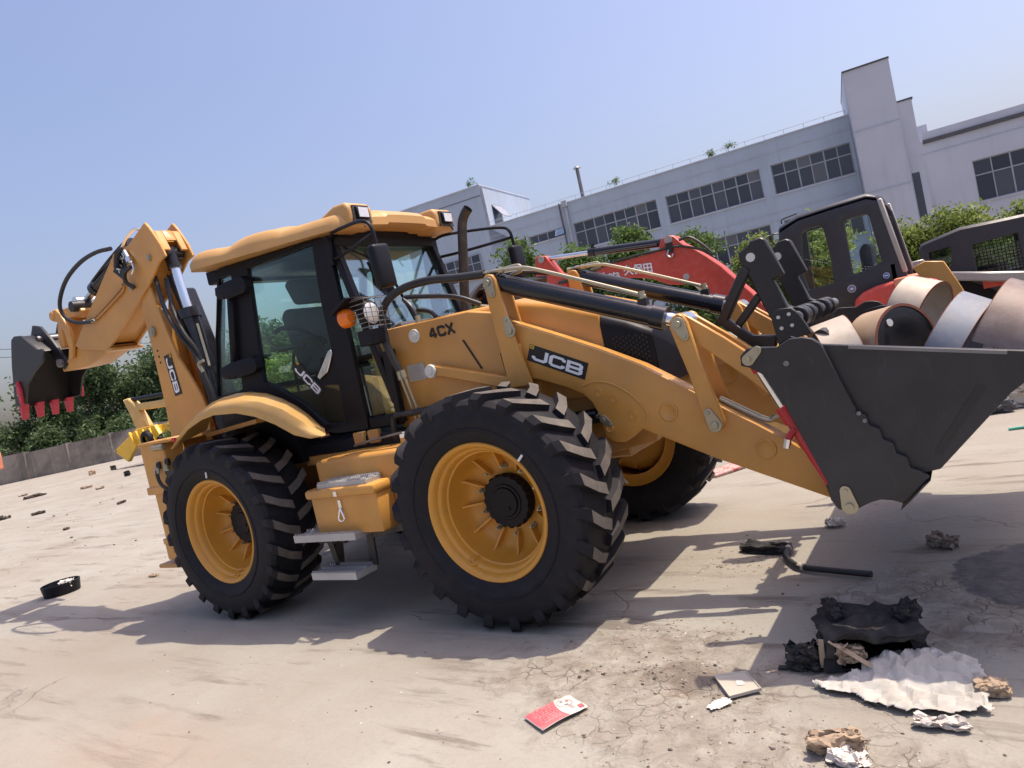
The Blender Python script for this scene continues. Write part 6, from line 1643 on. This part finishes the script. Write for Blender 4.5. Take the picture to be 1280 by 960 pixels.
# red and white leaflet
LF = empty('leaflet', (.68, -1.82, 0), 'red and white leaflet with a round emblem lying on the dirt', 'leaflet')
q0, q1, q2, q3 = Vector((.56, -1.88, 0)), Vector((.67, -1.69, 0)), Vector((.80, -1.765, 0)), Vector((.695, -1.955, 0))
def lf(u, v):       # u along the long side, v across
    p = q0.lerp(q1, u).lerp(q3.lerp(q2, u), v)
    return Vector((p.x, p.y, .010+.006*math.sin(u*3+.4)+.004*v*v+ground_h(p.x, p.y)))
def sheetpart(name, mat, us, vs, dz, parent):
    mb = MB(); gr_ = [[mb.bm.verts.new(lf(u, v)+Vector((0, 0, dz))) for v in vs] for u in us]
    for a_, b_ in zip(gr_, gr_[1:]):
        for k in range(len(vs)-1): mb.bm.faces.new((a_[k], a_[k+1], b_[k+1], b_[k]))
    return mb.build(name, mat, parent)
L8 = [i/10 for i in range(11)]
sp_ = sheetpart('leaflet_sheet', M['paper'], L8, L8, 0, LF); m_ = sp_.modifiers.new('thick', 'SOLIDIFY'); m_.thickness = .0015; m_.offset = -1
mb = MB(); cols = []
for k in range(11):
    v = .015+.97*k/10; ue = .64-.10*math.sin(v*2.6)+.02*v
    cols.append([mb.bm.verts.new(lf(.015+(ue-.015)*i/8, v)+Vector((0, 0, .0015))) for i in range(9)])
for a_, b_ in zip(cols, cols[1:]):
    for k in range(8): mb.bm.faces.new((a_[k], a_[k+1], b_[k+1], b_[k]))
mb.build('red_print', M['leafred'], LF)
def lfpoly(pts, name, mat, dz=.003):
    mb = MB(); mb.face([lf(u, v)+Vector((0, 0, dz)) for u, v in pts]); return mb.build(name, mat, LF, smooth=False)
mb = MB()
for k in range(24):
    a0, a1 = 2*math.pi*k/24, 2*math.pi*(k+1)/24
    f_ = lambda a, r: lf(.76+r*.75*math.cos(a), .33+r*math.sin(a))+Vector((0, 0, .003))
    mb.face([f_(a0, .21), f_(a1, .21), f_(a1, .19), f_(a0, .19)])
mb.build('emblem_ring', M['printgrey'], LF, smooth=False)
lfpoly([(.70, .20), (.745, .22), (.735, .30), (.69, .27)], 'emblem_mark', M['printgrey']); lfpoly([(.73, .38), (.80, .42), (.79, .48), (.72, .43)], 'emblem_mark', M['printgrey']); lfpoly([(.81, .22), (.86, .24), (.85, .32), (.80, .29)], 'emblem_mark', M['leafred'])
mb = MB()
rl = random.Random(5)
for r_ in range(7):
    v0 = .08+.115*r_
    u0 = .10+.05*rl.random()
    while u0 < .52:
        w_ = rl.uniform(.02, .06)
        mb.face([lf(u0, v0), lf(u0+w_, v0), lf(u0+w_, v0+.045), lf(u0, v0+.045)]); u0 += w_+rl.uniform(.015, .05)
for v_ in mb.bm.verts: v_.co.z += .003
mb.build('faded_print', M['leafpink'], LF, smooth=False)
lfpoly([(.88, .70), (.97, .72), (.96, .92), (.87, .89)], 'red_patch', M['leafred'])
mb = MB()
for k in range(4):
    v = .52+.07*k; mb.face([lf(.74, v), lf(.83, v), lf(.83, v+.02), lf(.74, v+.02)])
for v_ in mb.bm.verts: v_.co.z += .003
mb.build('small_print', M['printgrey'], LF, smooth=False)
# grey tray lid, paper
TR = empty('tray_lid', (1.33, -1.52, 0), 'square grey plastic tray lid with a pale label, beside the dark brown patch', 'lid')
mb = MB(); tp = [(1.22, -1.46), (1.34, -1.415), (1.435, -1.55), (1.33, -1.615)]
cx_, cy_ = sum(p[0] for p in tp)/4, sum(p[1] for p in tp)/4
def scl(k, z): return [(cx_+(x-cx_)*k, cy_+(y-cy_)*k, z+.012*(x-1.22)/.2+ground_h(x, y)*.5) for x, y in tp]
mb.loft([scl(1, .004), scl(1, .015), scl(.95, .015), scl(.90, .010)]); mb.build('tray', M['tile'], TR, ang=30)
mb = MB(); mb.face([(1.32, -1.495, .0215), (1.345, -1.49, .023), (1.365, -1.525, .024), (1.337, -1.53, .0225)]); mb.build('tray_label', M['paper'], TR, smooth=False)
mb = MB(); gp = {}
for i in range(16):
    for j in range(12):
        x, y = 1.24+i*.0075, -1.72+j*.0095
        if in_poly(x, y, [(1.25, -1.685), (1.27, -1.64), (1.31, -1.60), (1.355, -1.635), (1.34, -1.67), (1.29, -1.715)]): gp[i, j] = mb.bm.verts.new((x, y, .006+crumple(x, y, 4.4, 14)*.018))
for (i, j) in list(gp):
    if (i+1, j) in gp and (i, j+1) in gp and (i+1, j+1) in gp: mb.bm.faces.new((gp[i, j], gp[i+1, j], gp[i+1, j+1], gp[i, j+1]))
bmesh.ops.delete(mb.bm, geom=[v for v in mb.bm.verts if not v.link_faces], context='VERTS')
tag(mb.build('crumpled_paper', M['paper'], ang=20), 'small crumpled white paper just in front of the grey tray lid', 'paper')
# black rubber pot at the left
RP = empty('rubber_pot', (-6.1, -.70, 0), 'low black rubber pot with a white scrap inside, in the shadow at the left', 'pot')
mb = MB(); mb.lathe([(.15, 0), (.17, .0), (.185, .11), (.175, .115), (.16, .02), (0, .015)], o=(-6.1, -.70, .005), ax=(0, 0, 1), n=28); mb.build('pot_wall', M['blackp'], RP)
mb = crumpled_box((-6.0, -.68, .10), .13, .08, .06, .02, 1.1, R(30)); mb.build('white_scrap', M['paper'], RP)
# broken board, cardboard scrap, shoe-like scrap at the right front
mb = crumpled_box((1.74, -1.85, .035), .15, .035, .05, .02, 12.1, R(18)); bo_ = tag(mb.build('broken_board', M['card'], ang=30), 'broken piece of brown board at the bottom edge of the photo', 'board')
mb = crumpled_box((1.78, -1.90, .02), .10, .06, .02, .02, 14.1, R(-30)); tag(mb.build('white_scrap', M['paper'], ang=30), 'white scrap lying in front of the broken board', 'scrap')
mb = crumpled_box((2.02, -1.645, .012), .14, .03, .02, .02, 15.1, R(-5)); tag(mb.build('white_scrap', M['paper'], ang=30), 'narrow torn white strip in front of the crumpled sheet', 'scrap')
mb = crumpled_box((2.165, -1.43, .025), .09, .05, .045, .012, 16.1, R(10)); tag(mb.build('brown_scrap', M['card'], ang=30), 'brown rounded scrap at the right end of the crumpled sheet', 'scrap')
# red printed mat and white sacks behind
mb = MB(); mb.prism([(.02, 1.9), (.22, 1.88), (.52, 2.36), (.34, 2.52)], 'z', .006, .03)
mt_, t_, b_ = newmat('red_printed_mat'); v_ = coords(t_)
t_.links.new(ramp(t_, noise_(t_, v_, 16, 5, .7), [(.42, (.45, .09, .08)), (.52, (.55, .42, .38)), (.6, (.5, .16, .14))]), b_.inputs['Base Color']); b_.inputs['Roughness'].default_value = .8
tag(mb.build('printed_mat', mt_, bevel=.004), 'red and white printed board on the ground behind the far front wheel', 'board')
mb = MB(); mb.prism([(.2, 2.5), (.35, 2.56), (.25, 2.75), (.05, 2.7)], 'z', .006, .02); tag(mb.build('slat_scrap', M['pale']), 'pale slatted scrap beyond the red printed board', 'scrap')
mb = crumpled_box((2.52, 3.72, .10), .55, .35, .2, .09, 21.1, R(10)); tag(mb.build('white_sack', M['paper'], ang=35), 'white plastic sack heap right of the bucket', 'sack')
mb = crumpled_box((2.25, 3.45, .05), .3, .2, .10, .05, 23.1, R(10)); tag(mb.build('grey_sack', M['grey'], ang=35), 'dark grey bag beside the white sack heap', 'sack')
mb = crumpled_box((2.9, 4.6, .12), .8, .4, .3, .08, 25.1, R(5)); tag(mb.build('black_sack', M['soot'], ang=35), 'black heap behind the white sack at the right edge', 'sack')
mb = MB(); mb.tube([(2.36, 2.62, .012), (2.45, 2.64, .012), (2.7, 2.66, .012)], .012, 8)
M['green'] = paint('green_tube', (.02, .25, .18), .4, .1)
tag(mb.build('green_tube', M['green']), 'thin green tube on the ground at the right edge', 'tube')
# scattered pieces of rubble at the left
RB = [(-25.4, 10.2, .5, .35, 'black'), (-24.6, 8.3, .6, .12, 'pale'), (-31.5, 9.0, .5, .1, 'pale'), (-14.5, 4.3, .35, .1, 'dark'), (-5.5, .36, .22, .03, 'dark'), (-5.1, -.25, .20, .025, 'pale'), (-28, 8.0, 1.2, .1, 'dark'),
      (-22, 7.5, .4, .1, 'pale'), (-23, 10.0, .35, .12, 'dark'), (-12.5, 2.2, .35, .06, 'dark'), (-20.5, 4.0, 1.2, .09, 'dark'), (-18.5, 4.2, .5, .12, 'dark'), (-35, 13.5, .5, .4, 'pale'), (-34.3, 14.2, .5, .4, 'dark')]
RBL = ['black tyre-like lump far off under the wall', 'pale flat chunk below the black lump', 'pale flat chunk near the left edge under the wall', 'small dark chunk just left of the stabiliser', 'small dark chunk right behind the black rubber pot', 'small tan chunk beside the foot of the stabiliser', 'long dark bar near the left edge of the photo', 'pale chip between the black lump and the stabiliser', 'dark chunk beside the pale flat chunk', 'dark chunk halfway between wall and rubber pot', 'long dark strip right of the long dark bar', 'small dark lump below the long dark strip', 'pale block standing against the wall', 'dark block standing against the wall']
for i, (x, y, s, h, k) in enumerate(RB):
    mb = crumpled_box((x, y, h*.3), s*.55, s*.22, h*.5, s*.08, 30+i*1.7, R(i*37))
    tag(mb.build('broken_chunk', M['soot'] if k == 'black' else (M['mudk'] if k == 'dark' else M['card']), ang=30), RBL[i], 'chunk', 'broken chunks on the far left concrete')
# chips, clods and grit
rng = random.Random(11)
def chips(name, mat, spots, n, s0, s1, label):
    vs, fs = [], []
    for _ in range(n):
        cx, cy, rx, ry = rng.choice(spots)
        x, y = cx+rng.gauss(0, .5)*rx, cy+rng.gauss(0, .5)*ry
        s = s0*(s1/s0)**(rng.random()**2.2); hgt = s*rng.uniform(.25, .6); a = rng.uniform(0, 6.28)
        z = ground_h(x, y)-.001; k = rng.randint(5, 6); b_ = len(vs)
        rad = [s*rng.uniform(.6, 1.15) for _ in range(k)]
        el = rng.uniform(.5, 1)
        for i in range(k):
            t = a+2*math.pi*i/k; px, py = math.cos(t)*rad[i], math.sin(t)*rad[i]*el
            vs.append((x+px, y+py, z))
        for i in range(k):
            t = a+2*math.pi*i/k; px, py = math.cos(t)*rad[i]*.7, math.sin(t)*rad[i]*el*.7
            vs.append((x+px, y+py, z+hgt*rng.uniform(.7, 1.1)))
        fs.append(tuple(range(b_+k, b_+2*k)))
        for i in range(k): fs.append((b_+i, b_+(i+1) % k, b_+k+(i+1) % k, b_+k+i))
    me = bpy.data.meshes.new(name); me.from_pydata(vs, [], fs); me.materials.append(mat)
    o = bpy.data.objects.new(name, me); COL.objects.link(o)
    tag(o, label, 'debris', kind='stuff')
near = [(.95, -1.45, .8, .4), (1.05, -1.5, .35, .22), (1.3, -1.9, .8, .3), (1.7, -1.95, .6, .3), (.9, -1.05, .5, .2), (1.0, -.2, .35, .3)]
wide = [(0, -2, 2.2, .8), (-1.5, -1.6, 2.5, 1.0), (-4, 0, 4, 2), (1.5, 1.0, 1.2, 1.2), (-7, 1, 4, 2.5), (-10, 3, 6, 3)]
chips('mud_chips', M['mud'], near, 1500, .003, .015, 'dry mud chips scattered over the crusty patch in front')
chips('dark_chips', M['mudk'], near+wide[:3], 500, .003, .012, 'dark crumbs scattered over the concrete')
chips('pale_grit', M['pale'], near+wide, 220, .003, .008, 'pale grit scattered over the concrete')
chips('yard_debris', M['mudk'], [(-9, 2, 5, 2.5), (-16, 5, 8, 4), (-6, 1.0, 2.5, 1.2)], 130, .008, .05, 'dark flat debris scattered over the far concrete at the left')
